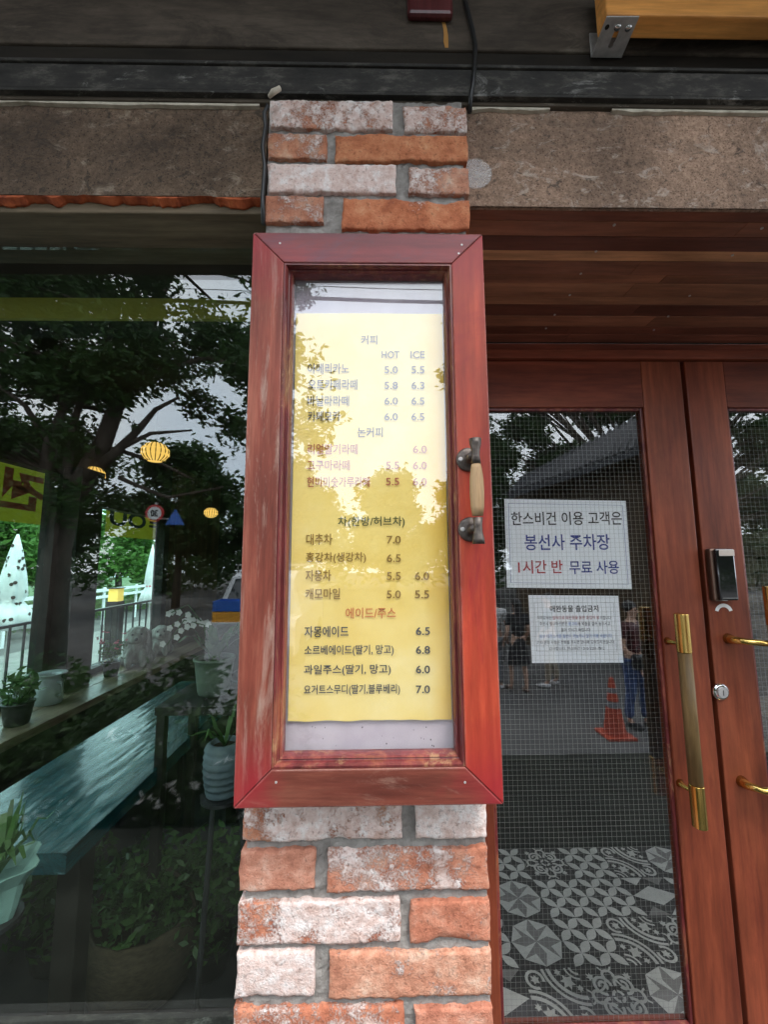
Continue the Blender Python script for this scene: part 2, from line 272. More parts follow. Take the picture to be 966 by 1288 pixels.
M['teal'] = mat('teal_lacquer', [(0.3, (0.006, 0.045, 0.055)), (0.6, (0.012, 0.085, 0.10)), (0.8, (0.025, 0.13, 0.14))], scale=14, rough=0.22, spec=.6, bump=1.0, stretch=(1, 0.12, 1), dist=0.012, coat=0.6, bscale=22, distort=1.0, detail=4)
M['sill'] = wood('sill_wood', (0.13, 0.085, 0.055), (0.22, 0.16, 0.11), (0.32, 0.25, 0.18), GY, 0.4, 0.2, 18, 0.3)
M['darkframe'] = mat('dark_frame', [(0.3, (0.015, 0.014, 0.012)), (0.7, (0.032, 0.028, 0.024))], scale=8, rough=0.6, bump=0.2)
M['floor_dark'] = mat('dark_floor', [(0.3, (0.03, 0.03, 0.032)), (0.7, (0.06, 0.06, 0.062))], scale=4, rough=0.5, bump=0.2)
M['tile_d'] = mat('tile_dark', [(0.3, (0.045, 0.042, 0.045)), (0.7, (0.075, 0.068, 0.070))], scale=14, rough=0.5, bump=0.1)
M['tile_m'] = mat('tile_mid', [(0.3, (0.20, 0.185, 0.18)), (0.7, (0.28, 0.26, 0.25))], scale=14, rough=0.5, bump=0.1)
M['tile_l'] = mat('tile_light', [(0.3, (0.50, 0.48, 0.45)), (0.7, (0.68, 0.66, 0.62))], scale=14, rough=0.5, bump=0.1)
M['asphalt'] = mat('asphalt', [(0.3, (0.10, 0.098, 0.096)), (0.7, (0.16, 0.155, 0.15))], scale=1.2, rough=0.95, bump=0.5, bscale=60, detail=10, spec=0.1)
M['paving'] = mat('paving_stone', [(0.3, (0.16, 0.155, 0.15)), (0.7, (0.26, 0.25, 0.235))], scale=5, rough=0.9, bump=0.4)
M['deck'] = wood('deck_wood', (0.07, 0.05, 0.035), (0.12, 0.09, 0.065), (0.18, 0.14, 0.1), GX, 0.7, 0, 12, 0.4)
M['deck_d'] = mat('dark_slate_paving', [(0.3, (0.018, 0.019, 0.015)), (0.7, (0.04, 0.042, 0.033))], scale=6, rough=0.95, bump=0.4, spec=0.05)
M['bark'] = mat('bark', [(0.3, (0.04, 0.03, 0.024)), (0.7, (0.12, 0.095, 0.075))], scale=10, rough=0.95, bump=0.8, dist=0.02, stretch=(1, 1, 0.3))
M['leaf'] = mat('leaf_dark', [(0.3, (0.025, 0.055, 0.016)), (0.55, (0.045, 0.095, 0.024)), (0.75, (0.07, 0.14, 0.035))], scale=2.2, rough=0.5, bump=0, trans=0.35)
M['leaf_b'] = mat('leaf_bright', [(0.3, (0.06, 0.14, 0.03)), (0.55, (0.10, 0.22, 0.045)), (0.75, (0.17, 0.30, 0.07))], scale=2.0, rough=0.5, bump=0, trans=0.45)
M['leaf_in'] = mat('leaf_indoor', [(0.3, (0.03, 0.07, 0.02)), (0.6, (0.07, 0.15, 0.04)), (0.8, (0.16, 0.24, 0.08))], scale=9, rough=0.4, bump=0, trans=0.25)
M['petal'] = flat('white_petal', (0.72, 0.70, 0.66), 0.6)
M['pink'] = flat('pink_petal', (0.6, 0.1, 0.16), 0.6)
M['enamel'] = mat('pale_enamel', [(0.3, (0.30, 0.34, 0.34)), (0.7, (0.42, 0.46, 0.46))], scale=9, rough=0.3, bump=0.05)
M['sage'] = mat('sage_ceramic', [(0.3, (0.11, 0.14, 0.11)), (0.7, (0.18, 0.21, 0.17))], scale=9, rough=0.5, bump=0.1)
M['bluepot'] = mat('blue_grey_ceramic', [(0.3, (0.085, 0.115, 0.135)), (0.7, (0.14, 0.18, 0.20))], scale=20, rough=0.6, bump=0.2)
M['mint'] = mat('mint_wrap', [(0.3, (0.16, 0.29, 0.26)), (0.7, (0.24, 0.38, 0.34))], scale=4, rough=0.5, bump=0.1)
M['stonefig'] = mat('shaggy_stone', [(0.3, (0.12, 0.12, 0.10)), (0.55, (0.30, 0.30, 0.27)), (0.75, (0.5, 0.5, 0.46))], scale=26, rough=0.9, bump=1, stretch=(1, 1, 0.4), dist=0.01)
M['blackpot'] = flat('black_pot', (0.02, 0.02, 0.022), 0.5)
M['soil'] = flat('soil', (0.03, 0.02, 0.014), 0.95)
M['wicker'] = mat('wicker', [(0.3, (0.03, 0.024, 0.014)), (0.7, (0.08, 0.062, 0.036))], scale=40, rough=0.8, bump=0.8, stretch=(1, 1, 3))
M['canvas'] = mat('white_canvas', [(0.3, (0.60, 0.62, 0.62)), (0.7, (0.78, 0.79, 0.78))], scale=4, rough=0.8, bump=0.2)
M['lantern'] = flat('lantern_glow', (1.0, 0.58, 0.13), 0.6, emit=0.5)
M['banner'] = mat('banner_yellow', [(0.3, (0.48, 0.45, 0.09)), (0.7, (0.56, 0.53, 0.13))], scale=3, rough=0.8, bump=0.05, trans=0.5)
M['carwhite'] = flat('car_white', (0.72, 0.73, 0.74), 0.25, coat=1)
M['carglass'] = flat('car_glass', (0.02, 0.025, 0.03), 0.05, coat=1)
M['rubber'] = flat('rubber', (0.015, 0.015, 0.015), 0.8)
M['cone'] = flat('cone_orange', (0.50, 0.06, 0.018), 0.6)
M['rooftile'] = mat('roof_tile', [(0.3, (0.035, 0.036, 0.04)), (0.7, (0.085, 0.085, 0.09))], scale=6, rough=0.8, bump=0.4)
M['stone'] = mat('stacked_stone', [(0.3, (0.10, 0.085, 0.06)), (0.55, (0.2, 0.17, 0.13)), (0.75, (0.30, 0.26, 0.2))], scale=12, rough=0.95, bump=0.9, tint=True, dist=0.006)
M['skin'] = flat('skin', (0.56, 0.34, 0.24), 0.5); M['hair'] = flat('hair_black', (0.012, 0.010, 0.010), 0.5)
M['clothblack'] = flat('cloth_black', (0.015, 0.015, 0.018), 0.9); M['clothwhite'] = flat('cloth_white', (0.62, 0.62, 0.62), 0.9)
M['denim'] = mat('denim', [(0.3, (0.035, 0.07, 0.19)), (0.7, (0.07, 0.13, 0.30))], scale=15, rough=0.9, bump=0.3)
M['khaki'] = flat('cloth_khaki', (0.36, 0.30, 0.22), 0.9); M['clothgrey'] = flat('cloth_grey', (0.2, 0.2, 0.21), 0.9)
M['blue'] = flat('sign_blue', (0.03, 0.13, 0.5), 0.4); M['signred'] = flat('sign_red', (0.55, 0.03, 0.03), 0.4)
M['orange'] = flat('orange_crate', (0.75, 0.33, 0.03), 0.5)
M['streak'] = flat('rust_streak', (0.42, 0.20, 0.045), 0.8)
M['disc'] = glassmat('clear_disc', 1.9, (0.97, 0.97, 0.97), 0.6)

add_scuffs(M['case_l'], (.36, .25, .20), 26, .52, .64, .7, (1, 1, .12)); add_scuffs(M['case_b'], (.33, .20, .15), 24, .52, .66, .6, (.15, 1, 1))
add_scuffs(M['case_r'], (.20, .010, .02), 6, .50, .62, .6, (1, 1, .3)); add_scuffs(M['case_t'], (.10, .045, .07), 9, .50, .64, .6, (.4, 1, 1))
add_scuffs(M['mould'], (.42, .26, .13), 22, .56, .66, .7, (1, 1, .3))
add_scuffs(M['granite'], (.60, .50, .42), 30, .55, .62, .55, (.6, 1, 1)); add_scuffs(M['granite'], (.06, .045, .035), 44, .56, .62, .8, (1, 1, 1)); add_scuffs(M['granite'], (.10, .07, .05), 6, .52, .66, .6, (.5, 1, 1))
add_scuffs(M['granite_d'], (.36, .29, .22), 26, .56, .64, .55, (.6, 1, 1)); add_scuffs(M['granite_d'], (.04, .03, .022), 44, .54, .60, .8, (1, 1, 1)); add_scuffs(M['granite_d'], (.05, .035, .025), 6, .48, .62, .7, (.5, 1, 1))
add_scuffs(M['trim'], (.42, .38, .30), 20, .56, .62, .6, (.3, 1, 1)); add_scuffs(M['black_metal'], (.30, .29, .27), 16, .58, .68, .7, (.5, 1, 1)); add_scuffs(M['beam'], (.035, .027, .02), 7, .50, .62, .8, (.4, 1, 1)); add_scuffs(M['beam'], (.20, .17, .13), 14, .58, .70, .5, (.3, 1, 1))
add_scuffs(M['door'], (.10, .018, .012), 5, .52, .66, .5, (1, 1, .2))
for k_ in ('case_l', 'case_r', 'case_t', 'case_b'): add_edge_wear(M[k_], (.62, .42, .36))
add_edge_wear(M['door'], (.36, .14, .09), .003, .5)

# ------------------------------------------------------------------ object helpers
ORG = {}
def tag(o, label=None, cat=None, group=None, kind=None):
    if label: o['label'] = label
    if cat: o['category'] = cat
    if group: o['group'] = group
    if kind: o['kind'] = kind
    return o
def thing(name, loc, label, cat, group=None):
    o = bpy.data.objects.new(name, None); C.objects.link(o); o.location = loc; ORG[o] = Vector(loc); o.empty_display_size = 0.1
    return tag(o, label, cat, group)
def link(name, me, parent=None, loc=(0, 0, 0)):
    o = bpy.data.objects.new(name, me); C.objects.link(o); o.location = loc
    if parent: o.parent = parent
    return o
def bevel(o, w=0.002, seg=2):
    m = o.modifiers.new('bevel', 'BEVEL'); m.width = w; m.segments = seg; m.limit_method = 'ANGLE'; m.angle_limit = R(35); return o
class MB:
    def __init__(s): s.v = []; s.f = []; s.mi = []
    def add(s, v, f, mi=0):
        k = len(s.v); s.v += [tuple(p) for p in v]; s.f += [tuple(i + k for i in q) for q in f]; s.mi += [mi] * len(f); return s
    def box(s, x0, x1, y0, y1, z0, z1, mi=0):
        if x0 > x1: x0, x1 = x1, x0
        if y0 > y1: y0, y1 = y1, y0
        if z0 > z1: z0, z1 = z1, z0
        v = [(x0, y0, z0), (x1, y0, z0), (x1, y1, z0), (x0, y1, z0), (x0, y0, z1), (x1, y0, z1), (x1, y1, z1), (x0, y1, z1)]
        return s.add(v, [(0, 3, 2, 1), (4, 5, 6, 7), (0, 1, 5, 4), (1, 2, 6, 5), (2, 3, 7, 6), (3, 0, 4, 7)], mi)
    def hexa(s, v, mi=0):
        return s.add(v, [(0, 3, 2, 1), (4, 5, 6, 7), (0, 1, 5, 4), (1, 2, 6, 5), (2, 3, 7, 6), (3, 0, 4, 7)], mi)
    def tube(s, pts, r, n=8, mi=0):
        pts = [Vector(p) for p in pts]; rr = r if isinstance(r, (list, tuple)) else [r] * len(pts)
        vs = []; fs = []
        for i, p in enumerate(pts):
            t = (pts[min(i + 1, len(pts) - 1)] - pts[max(i - 1, 0)]).normalized()
            a = t.cross(Vector((0.31, 0.17, 0.93))); a = (a if a.length > 0.05 else t.cross(Vector((1, 0, 0)))).normalized(); b = t.cross(a)
            for k in range(n):
                q = 2 * math.pi * k / n; vs.append(p + (a * math.cos(q) + b * math.sin(q)) * rr[i])
        for i in range(len(pts) - 1):
            for k in range(n):
                k2 = (k + 1) % n; fs.append((i * n + k, i * n + k2, (i + 1) * n + k2, (i + 1) * n + k))
        fs.append(tuple(range(n - 1, -1, -1))); fs.append(tuple((len(pts) - 1) * n + k for k in range(n)))
        return s.add(vs, fs, mi)
    def lathe(s, prof, o, axis='Z', n=24, mi=0, sx=1, sy=1, ripple=0, rn=0):
        vs = []; fs = []; o = Vector(o)
        for (r, h) in prof:
            for k in range(n):
                q = 2 * math.pi * k / n; rr = r * (1 + ripple * math.cos(rn * q)); a, b = rr * math.cos(q) * sx, rr * math.sin(q) * sy
                vs.append(o + (Vector((a, b, h)) if axis == 'Z' else Vector((a, h, b)) if axis == 'Y' else Vector((h, a, b))))
        m = len(prof)
        for i in range(m - 1):
            for k in range(n):
                k2 = (k + 1) % n; fs.append((i * n + k, i * n + k2, (i + 1) * n + k2, (i + 1) * n + k))
        fs.append(tuple(range(n - 1, -1, -1))); fs.append(tuple((m - 1) * n + k for k in range(n)))
        return s.add(vs, fs, mi)
    def ball(s, c, r, n=12, m=8, mi=0):
        rx, ry, rz = r if isinstance(r, (tuple, list)) else (r, r, r)
        pr = []
        vs = []; fs = []
        for i in range(m + 1):
            a = math.pi * i / m - math.pi / 2
            for k in range(n):
                q = 2 * math.pi * k / n; vs.append((c[0] + rx * math.cos(a) * math.cos(q), c[1] + ry * math.cos(a) * math.sin(q), c[2] + rz * math.sin(a)))
        for i in range(m):
            for k in range(n):
                k2 = (k + 1) % n; fs.append((i * n + k, i * n + k2, (i + 1) * n + k2, (i + 1) * n + k))
        return s.add(vs, fs, mi)
    def build(s, name, m, parent=None, smooth=False, root=None, bev=0):
        o3 = Vector((0, 0, 0))
        p = parent
        while p is not None:
            if p in ORG: o3 = ORG[p]; break
            p = p.parent
        me = bpy.data.meshes.new(name)
        me.from_pydata([(a - o3.x, b - o3.y, c - o3.z) for a, b, c in s.v], [], s.f)
        for q in (m if isinstance(m, (list, tuple)) else [m]): me.materials.append(q)
        if any(s.mi): me.polygons.foreach_set('material_index', s.mi)
        if smooth: me.polygons.foreach_set('use_smooth', [True] * len(me.polygons))
        me.update()
        bm = bmesh.new(); bm.from_mesh(me); bmesh.ops.recalc_face_normals(bm, faces=bm.faces); bm.to_mesh(me); bm.free()
        o = link(name, me, parent)
        if bev: bevel(o, bev)
        return o
def box(name, m, x0, x1, y0, y1, z0, z1, parent=None, bev=0.0):
    return MB().box(x0, x1, y0, y1, z0, z1).build(name, m, parent, bev=bev)

TEXTQ = []
def text(s, x0, x1, zc, h, Y, m, parent, name='lettering', bold=0.012, xdir=1, plane='XZ', Xp=0):
    TEXTQ.append((s, x0, x1, zc, h, Y, m, parent, name, bold, plane, Xp))
def flush_text():
    """all strings of one weight are set in one go, one per line, then cut apart into one mesh per string"""
    for bold in sorted({q[9] for q in TEXTQ}):
        qs = [q for q in TEXTQ if q[9] == bold]
        cu = bpy.data.curves.new('t', 'FONT'); cu.body = '\n'.join(q[0] for q in qs); cu.size = 1; cu.offset = bold; cu.resolution_u = 3; cu.fill_mode = 'FRONT'; cu.space_line = 4
        ob = bpy.data.objects.new('t', cu); C.objects.link(ob); me = bpy.data.meshes.new_from_object(ob)
        bpy.data.objects.remove(ob); bpy.data.curves.remove(cu)
        co = np.zeros(len(me.vertices) * 3); me.vertices.foreach_get('co', co); co = co.reshape(-1, 3)
        faces = [tuple(p.vertices) for p in me.polygons]; bpy.data.meshes.remove(me)
        ys = co[:, 1]; pitch = None
        order = np.sort(ys); cuts = [k for k in range(1, len(order)) if order[k] - order[k - 1] > 1.2]; bounds = [-1e9] + [(order[k] + order[k - 1]) / 2 for k in cuts] + [1e9]
        assert len(bounds) - 1 == len(qs), (len(bounds), len(qs))
        line_ = np.searchsorted(bounds, ys) - 1; by = {}
        for f in faces: by.setdefault(int(line_[f[0]]), []).append(f)
        for k, (s_, x0, x1, zc, h, Y, m, parent, name, b_, plane, Xp) in enumerate(qs):
            li = len(qs) - 1 - k; fs = by[li]; idx = sorted({v for f in fs for v in f}); mp = {v: i for i, v in enumerate(idx)}; c = co[idx]
            u = (c[:, 0] - c[:, 0].min()) / (c[:, 0].max() - c[:, 0].min()); v = (c[:, 1] - c[:, 1].min()) / (c[:, 1].max() - c[:, 1].min()) - .5
            org = ORG.get(parent) or ORG.get(parent.parent) or Vector((0, 0, 0)); out = np.zeros_like(c)
            if plane == 'XZ': out[:, 0] = x0 + u * (x1 - x0); out[:, 1] = Y; out[:, 2] = zc + v * h
            else: out[:, 0] = Xp; out[:, 1] = x0 + u * (x1 - x0); out[:, 2] = zc + v * h      # on a plane of constant X
            out -= np.array(org); me2 = bpy.data.meshes.new(name); me2.from_pydata(out.tolist(), [], [tuple(mp[q] for q in f) for f in fs]); me2.materials.append(m); link(name, me2, parent)
def ptext(s, l, r, py, hpx, Y, m, parent, **k):
    a, b = PY(l, py, Y), PY(r, py, Y); t, u = PY(l, py - hpx / 2, Y), PY(l, py + hpx / 2, Y)
    return text(s, a.x, b.x, (a.z + b.z) / 2, t.z - u.z, Y, m, parent, **k)

# ================================================================== LARGE STRUCTURE
YB, YF, YD = 0.65, 0.575, 1.15
XL = PY(318, 650, YB).x; XR = PY(602, 650, YB).x           # pillar
XLW = -1.90                                                # café side wall
STREET = -0.85
tag(MB().box(-60, 60, -70, 60, STREET - .3, STREET).build('ground', M['asphalt']), 'grey asphalt street and ground', kind='structure')
del_ = None
dk = box('entrance_deck', M['deck_d'], -4.5, 5, -0.9, 0.80, STREET, -0.02); tag(dk, kind='structure')
# café floor slab
tag(box('cafe_floor', M['floor_dark'], XLW - .1, 4.2, 0.80, 9.2, -0.25, -0.012), kind='structure')
# ceiling, back and side walls of the room
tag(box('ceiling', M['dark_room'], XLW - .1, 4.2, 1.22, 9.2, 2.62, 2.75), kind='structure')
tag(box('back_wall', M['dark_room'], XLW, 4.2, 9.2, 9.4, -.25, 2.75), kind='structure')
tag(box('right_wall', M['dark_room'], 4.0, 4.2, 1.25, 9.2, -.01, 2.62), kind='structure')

# side wall with two window openings
sx0, sx1 = -1.96, XLW
zs = CAMZ - 0.745
def YatPX(px, X): return PX(px, 705, X).y
XPO = sx1 + .12
yA0, yA1 = 1.15, YatPX(60, sx1) + .045; yB0, yB1 = YatPX(124, XPO), YatPX(206, sx1)
zh = 2.02
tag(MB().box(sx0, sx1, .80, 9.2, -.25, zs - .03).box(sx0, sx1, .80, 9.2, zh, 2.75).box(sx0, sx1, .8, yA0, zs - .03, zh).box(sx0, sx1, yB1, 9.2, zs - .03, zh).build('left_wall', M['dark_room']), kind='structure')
post = tag(box('window_post', M['darkframe'], sx0 - .02, XPO, yA1, yB0, zs + .002, zh, bev=.003), 'dark square post between the two side windows of the café', 'post')
pan = tag(box('wall_panel', M['brown_panel'], sx1 + .004, sx1 + .05, yB1 + .06, yB1 + 1.1, zs + .002, zh + .3), 'brown wooden wall panel beyond the far side window', 'panel')
sl_ = thing('window_sill', (sx1, 2, zs), 'long plank window sill along the café side windows', 'sill')
for k in range(2):
    box('plank', M['sill'], sx1 + .002 + k * .172, sx1 + .170 + k * .172, 1.0, 6.0, zs - .04, zs, sl_, bev=.003)
zh2 = 1.87
def side_window(y0, y1, label, zh=zh):
    t = thing('side_window', (sx1, (y0 + y1) / 2, zs), label, 'window', 'side windows of the café')
    f = MB(); w_ = .035
    f.box(sx0 - .012, sx1 + .012, y0, y0 + w_, zs + .002, zh - .002).box(sx0 - .012, sx1 + .012, y1 - w_, y1, zs + .002, zh - .002)
    f.box(sx0 - .012, sx1 + .012, y0 + w_, y1 - w_, zs + .002, zs + .04).box(sx0 - .012, sx1 + .012, y0 + w_, y1 - w_, zh - .05, zh - .002)
    f.build('window_frame', M['darkframe'], t)
    box('pane', M['glass_side'], sx0 + .02, sx0 + .026, y0 + w_ + .001, y1 - w_ - .001, zs + .041, zh - .051, t)
side_window(yA0, yA1, 'nearer side window of the café with dotted parasol outside')
side_window(yB0, yB1, 'farther side window of the café with white parasol outside', zh2)
box('head_infill', M['dark_room'], sx0 + .002, sx1 - .002, yB0 + .001, yB1 - .001, zh2 + .001, zh - .001)['kind'] = 'structure'

# ------------------------------------------------------------------ brick pillar
pil = thing('brick_pillar', ((XL + XR) / 2, YB, 0), 'square pillar of old limewashed red bricks behind the menu case', 'pillar')
BR = [  # x0,x1,y0,y1, tint, whiteness
 (338, 495, 125, 161, (1.05, 1.0, .95), .66), (507, 588, 131, 164, (1, .95, .9), .60),
 (336, 411, 167, 199, (1.0, .95, .85), .36), (420, 588, 168, 202, (1.05, .85, .6), .14),
 (336, 499, 205, 242, (1, .9, .9), .92), (513, 591, 210, 243, (1.05, 1.1, 1.1), .54),
 (333, 407, 245, 280, (.95, .9, .85), .42), (430, 592, 249, 288, (1.05, .78, .55), .30),
 (303, 506, 1009, 1059, (1.1, 1.05, .95), .66), (522, 614, 1008, 1057, (1, .95, .85), .84),
 (301, 397, 1070, 1123, (1.15, 1.15, 1.2), .24), (411, 615, 1068, 1123, (1.08, .95, .9), .56),
 (297, 504, 1134, 1190, (1.05, .85, .75), .66), (516, 618, 1134, 1188, (1.05, .9, .85), .34),
 (294, 396, 1197, 1256, (1, .85, .8), .82), (413, 620, 1198, 1257, (1.15, 1.2, 1.2), .32),
 (291, 510, 1268, 1330, (1.05, .85, .75), .45), (521, 623, 1268, 1330, (1.1, 1, 1), .3)]
xc = (XL + XR) / 2
def brick(x0, x1, z0, z1, tint, wh, seed):
    nx, nz = max(10, int((x1 - x0) / .0035)), 18
    P0 = Vector(((x0 + x1) / 2, YB, (z0 + z1) / 2)); hx, hz = (x1 - x0) / 2, (z1 - z0) / 2
    vs, fs = [], []
    rings = [0.0]
    for j in range(nz + 1):
        for i in range(nx + 1):
            u = i / nx * 2 - 1; v = j / nz * 2 - 1
            X = u * hx; Z = v * hz
            q = Vector((X * 22 + seed * 7.7, Z * 22, seed * 3.1)); q2 = Vector((X * 110 + seed, Z * 110, seed * 1.7))
            ex, ez = abs(u) ** 6, abs(v) ** 5
            e1 = mn.noise(q) * .0030 + mn.noise(q2) * .0016
            e2 = mn.noise(q + Vector((9, 9, 9))) * .0026 + mn.noise(q2 + Vector((5, 5, 5))) * .0022 + mn.noise(q2 * 2.1) * .0010
            X += math.copysign(ex, u) * (e1 - .0010); Z += math.copysign(ez, v) * (e2 - .0010)
            edge = max(abs(u) ** (hx * 2 / .0045 * .6 + 12), abs(v) ** 18)
            chip = max(0, mn.noise(q * .8 + Vector((3, 1, 4))) - .18) * .016 * max(abs(u) ** 4, abs(v) ** 3)
            Y = mn.noise(q * .7) * .0018 + mn.noise(q2) * .0010 + mn.noise(q2 * 2.3) * .0006 + edge * .0018 + chip
            vs.append((X, Y, Z))
    n1 = nx + 1
    for j in range(nz):
        for i in range(nx):
            a = j * n1 + i; fs.append((a, a + 1, a + n1 + 1, a + n1))
    ring = [i for i in range(n1)] + [j * n1 + nx for j in range(1, nz + 1)] + [nz * n1 + i for i in range(nx - 1, -1, -1)] + [j * n1 for j in range(nz - 1, 0, -1)]
    k = len(vs)
    for i in ring: vs.append((vs[i][0], .05, vs[i][2]))
    L = len(ring)
    for i in range(L): fs.append((ring[i], k + i, k + (i + 1) % L, ring[(i + 1) % L]))
    fs.append(tuple(k + i for i in range(L)))
    me = bpy.data.meshes.new('brick'); me.from_pydata(vs, [], fs); me.materials.append(M['brick'])
    me.polygons.foreach_set('use_smooth', [True] * (nx * nz) + [False] * (L + 1)); me.update()
    o = link('brick', me, pil, P0 - ORG[pil]); o.color = (*tint, wh); return o
zz = []
for k, (a, b, c, d, ti, wh) in enumerate(BR):
    p0 = PY((a + b) / 2, c, YB); p1 = PY((a + b) / 2, d, YB); xa = PY(a, (c + d) / 2, YB).x; xb = PY(b, (c + d) / 2, YB).x
    brick(xa, xb, p1.z, p0.z, ti, wh, k + 1); zz.append((p1.z, p0.z))
ztop, zbot = zz[7][0] - .010, zz[8][1]      # hidden courses behind the case
ncour = round((ztop - zbot) / .067); pit = (ztop - zbot) / ncour
for k in range(ncour):
    z1 = ztop - k * pit; z0 = z1 - pit + .010; s = XL + (.22 if k % 2 else .12)
    for (a, b) in ((XL, s), (s + .014, XR)): brick(a, b, z0, z1, (1.05, .9, .8), random.uniform(.2, .8), 30 + k * 2 + (a > XL))
z = zz[-1][0] - .012; k = 0
while z > 0.07:
    s = XL + (.22 if k % 2 else .12)
    for (a, b) in ((XL, s), (s + .014, XR)): brick(a, b, z - .057, z, (1.05, .9, .8), random.uniform(.2, .8), 60 + k * 2 + (a > XL))
    z -= .069; k += 1
for k in range(36):          # bricks returning along the doorway side of the pillar
    z1 = z1s - k * .0668 if k else (z1s := PY(460, 126, YB).z)
    if z1 < .07: break
    ya = YB + .052
    for yb in ((.86, 1.10) if k % 2 else (.79, 1.0, 1.10)):
        yb = min(yb, YD - .016)
        o = bevel(MB().box(XR - .02, XR - .0005 - random.uniform(0, .002), ya, yb - .011, z1 - .056, z1).build('brick', M['brick'], pil), .003); o.color = (1.05, random.uniform(.8, 1), random.uniform(.7, 1), random.uniform(.2, .8)); ya = yb
cm = MB()      # mortar core with a slightly wavy face
nx, nz = 60, 330; z0m, z1m = -.02, PY(460, 122, YB).z
vs = []
for j in range(nz + 1):
    for i in range(nx + 1):
        X = XL + .004 + (XR - XL - .008) * i / nx; Z = z0m + (z1m - z0m) * j / nz
        vs.append((X, YB + .0085 + mn.noise(Vector((X * 60, Z * 60, 2))) * .0034 + mn.noise(Vector((X * 200, Z * 200, 2))) * .0016, Z))
fs = [(j * (nx + 1) + i, j * (nx + 1) + i + 1, (j + 1) * (nx + 1) + i + 1, (j + 1) * (nx + 1) + i) for j in range(nz) for i in range(nx)]
cm.add(vs, fs); cm.box(XL + .004, XR - .004, YB + .012, YD + .05, z0m, z1m)
cm.build('mortar', M['mortar'], pil)

# ------------------------------------------------------------------ upper facade
def zpy(py, Y, px=483): return PY(px, py, Y).z
YG = 0.68
zg0 = PY(780, 261, YG).z; zg1 = PY(780, 141, YG).z
def lintel(x0, x1, z0, z1, m, label, seed, lo=.0):
    nx, nz = 120, 16; vs = []
    for j in range(nz + 1):
        for i in range(nx + 1):
            X = x0 + (x1 - x0) * i / nx; Z = z0 + (z1 - z0) * j / nz
            vs.append((X, YG + mn.noise(Vector((X * 30 + seed, Z * 30, 1))) * .0015 + mn.noise(Vector((X * 120 + seed, Z * 120, 1))) * .0009, Z))
    fs = [(j * (nx + 1) + i, j * (nx + 1) + i + 1, (j + 1) * (nx + 1) + i + 1, (j + 1) * (nx + 1) + i) for j in range(nz) for i in range(nx)]
    b = MB().add(vs, fs).box(x0, x1, YG + .003, YG + .008, z0, z1).box(x0, x1, YG + .0085, YG + .10, z0 + .026, z1)
    return tag(b.build('granite_lintel', m), label, 'lintel')
XWL = -2.2; XWR = 2.6
zgl0 = PY(160, 246, YG).z; zgl1 = PY(160, 128, YG).z
gl = lintel(XWL, XL - .006, zgl0, zg1, M['granite_d'], 'dark grey granite lintel over the café window left of the pillar', 3)
gr = lintel(XR + .004, XWR, zg0, zg1, M['granite'], 'pinkish granite lintel over the doorway right of the pillar', 8)
# cement smear along the top of each lintel
for (xa, xb, sd_) in ((XWL, XL - .02, 1), (XR + .02, XR + .17, 2), (XR + .29, XR + .62, 3)):
    b = MB(); n_ = 40; vs = []
    for i in range(n_ + 1):
        X = xa + (xb - xa) * i / n_; t_ = max(.0004, .005 + mn.noise(Vector((X * 25, sd_, 0))) * .006)
        for (yy, z_) in ((YG - .006, zg1), (YG - .006, zg1 - t_), (YG + .002, zg1 - t_ - .001), (YG + .002, zg1)): vs.append((X, yy, z_))
    fs = [(i * 4 + a, i * 4 + (a + 1) % 4, (i + 1) * 4 + (a + 1) % 4, (i + 1) * 4 + a) for i in range(n_) for a in range(4)]
    o = b.add(vs, fs).build('cement_smear', M['cement'], gl if sd_ == 1 else gr)
# trim board, black steel channel, near-black strip standing in for a shaded gap, big beam (each runs the whole front)
zt1 = PY(483, 119, .664).z; zt0 = zg1 + .0015
tag(box('trim_board', M['trim'], XWL, XWR, .672, .80, zt0, zt1 + .004, bev=.002), 'thin weathered grey board directly above the granite', 'trim')
ycn = .662; zc0 = PY(483, 119, ycn).z; zc1 = PY(483, 86, ycn).z
ch = thing('steel_channel', (0, ycn, zc0), 'scuffed black steel channel running across above the brick pillar', 'channel')
MB().box(XWL, XWR, ycn, .80, zc0, zc0 + .006).box(XWL, XWR, ycn, ycn + .006, zc0 + .006, zc1).build('channel_web', M['black_metal'], ch, bev=.001)
MB().box(XWL, XWR, ycn - .004, ycn + .006, zc1 + .0005, zc1 + .007).build('channel_lip', M['black_metal'], ch, bev=.0015)
zb0 = PY(483, 61, .664).z
tag(box('gap_shade_strip', M['gap'], XWL, XWR, .6685, .80, zc1 + .008, zb0 - .001), 'black recessed board between the steel channel and the large beam', 'board')
zb1 = PY(483, -60, .664).z
bm_ = thing('fascia_beam', (0, .664, zb0), 'large grey brown wooden beam along the top edge', 'beam')
box('beam_body', M['beam'], XWL, XWR, .664, .86, zb0, zb1, bm_, bev=.003)
tag(box('upper_wall', M['gap'], XWL, XWR, .672, .9, zb1 + .001, zb1 + .9), 'dark upper wall of the café front above the beam', 'wall')
tag(MB().box(-6, 7, .06, .658, 2.86, 2.92).box(-6, 7, .02, .06, 2.80, 2.94).build('shading_eave', M['oldwood']), 'wooden roof eave sheltering the top of the café front', 'eave')  # out of view, added for the shade it throws on the upper front
def streak(pts, w_, parent, Y):
    vs = []
    for px, py in pts:
        c = PY(px, py, Y); ww = w_ * random.uniform(.6, 1.1); vs += [(c.x - ww, Y, c.z), (c.x + ww, Y, c.z)]
    MB().add(vs, [(2 * i, 2 * i + 1, 2 * i + 3, 2 * i + 2) for i in range(len(pts) - 1)]).build('rust_streak', M['streak'], parent)
streak([(558, 28), (560, 36), (561, 44), (561, 52), (562, 60)], .0042, bm_, .6632)
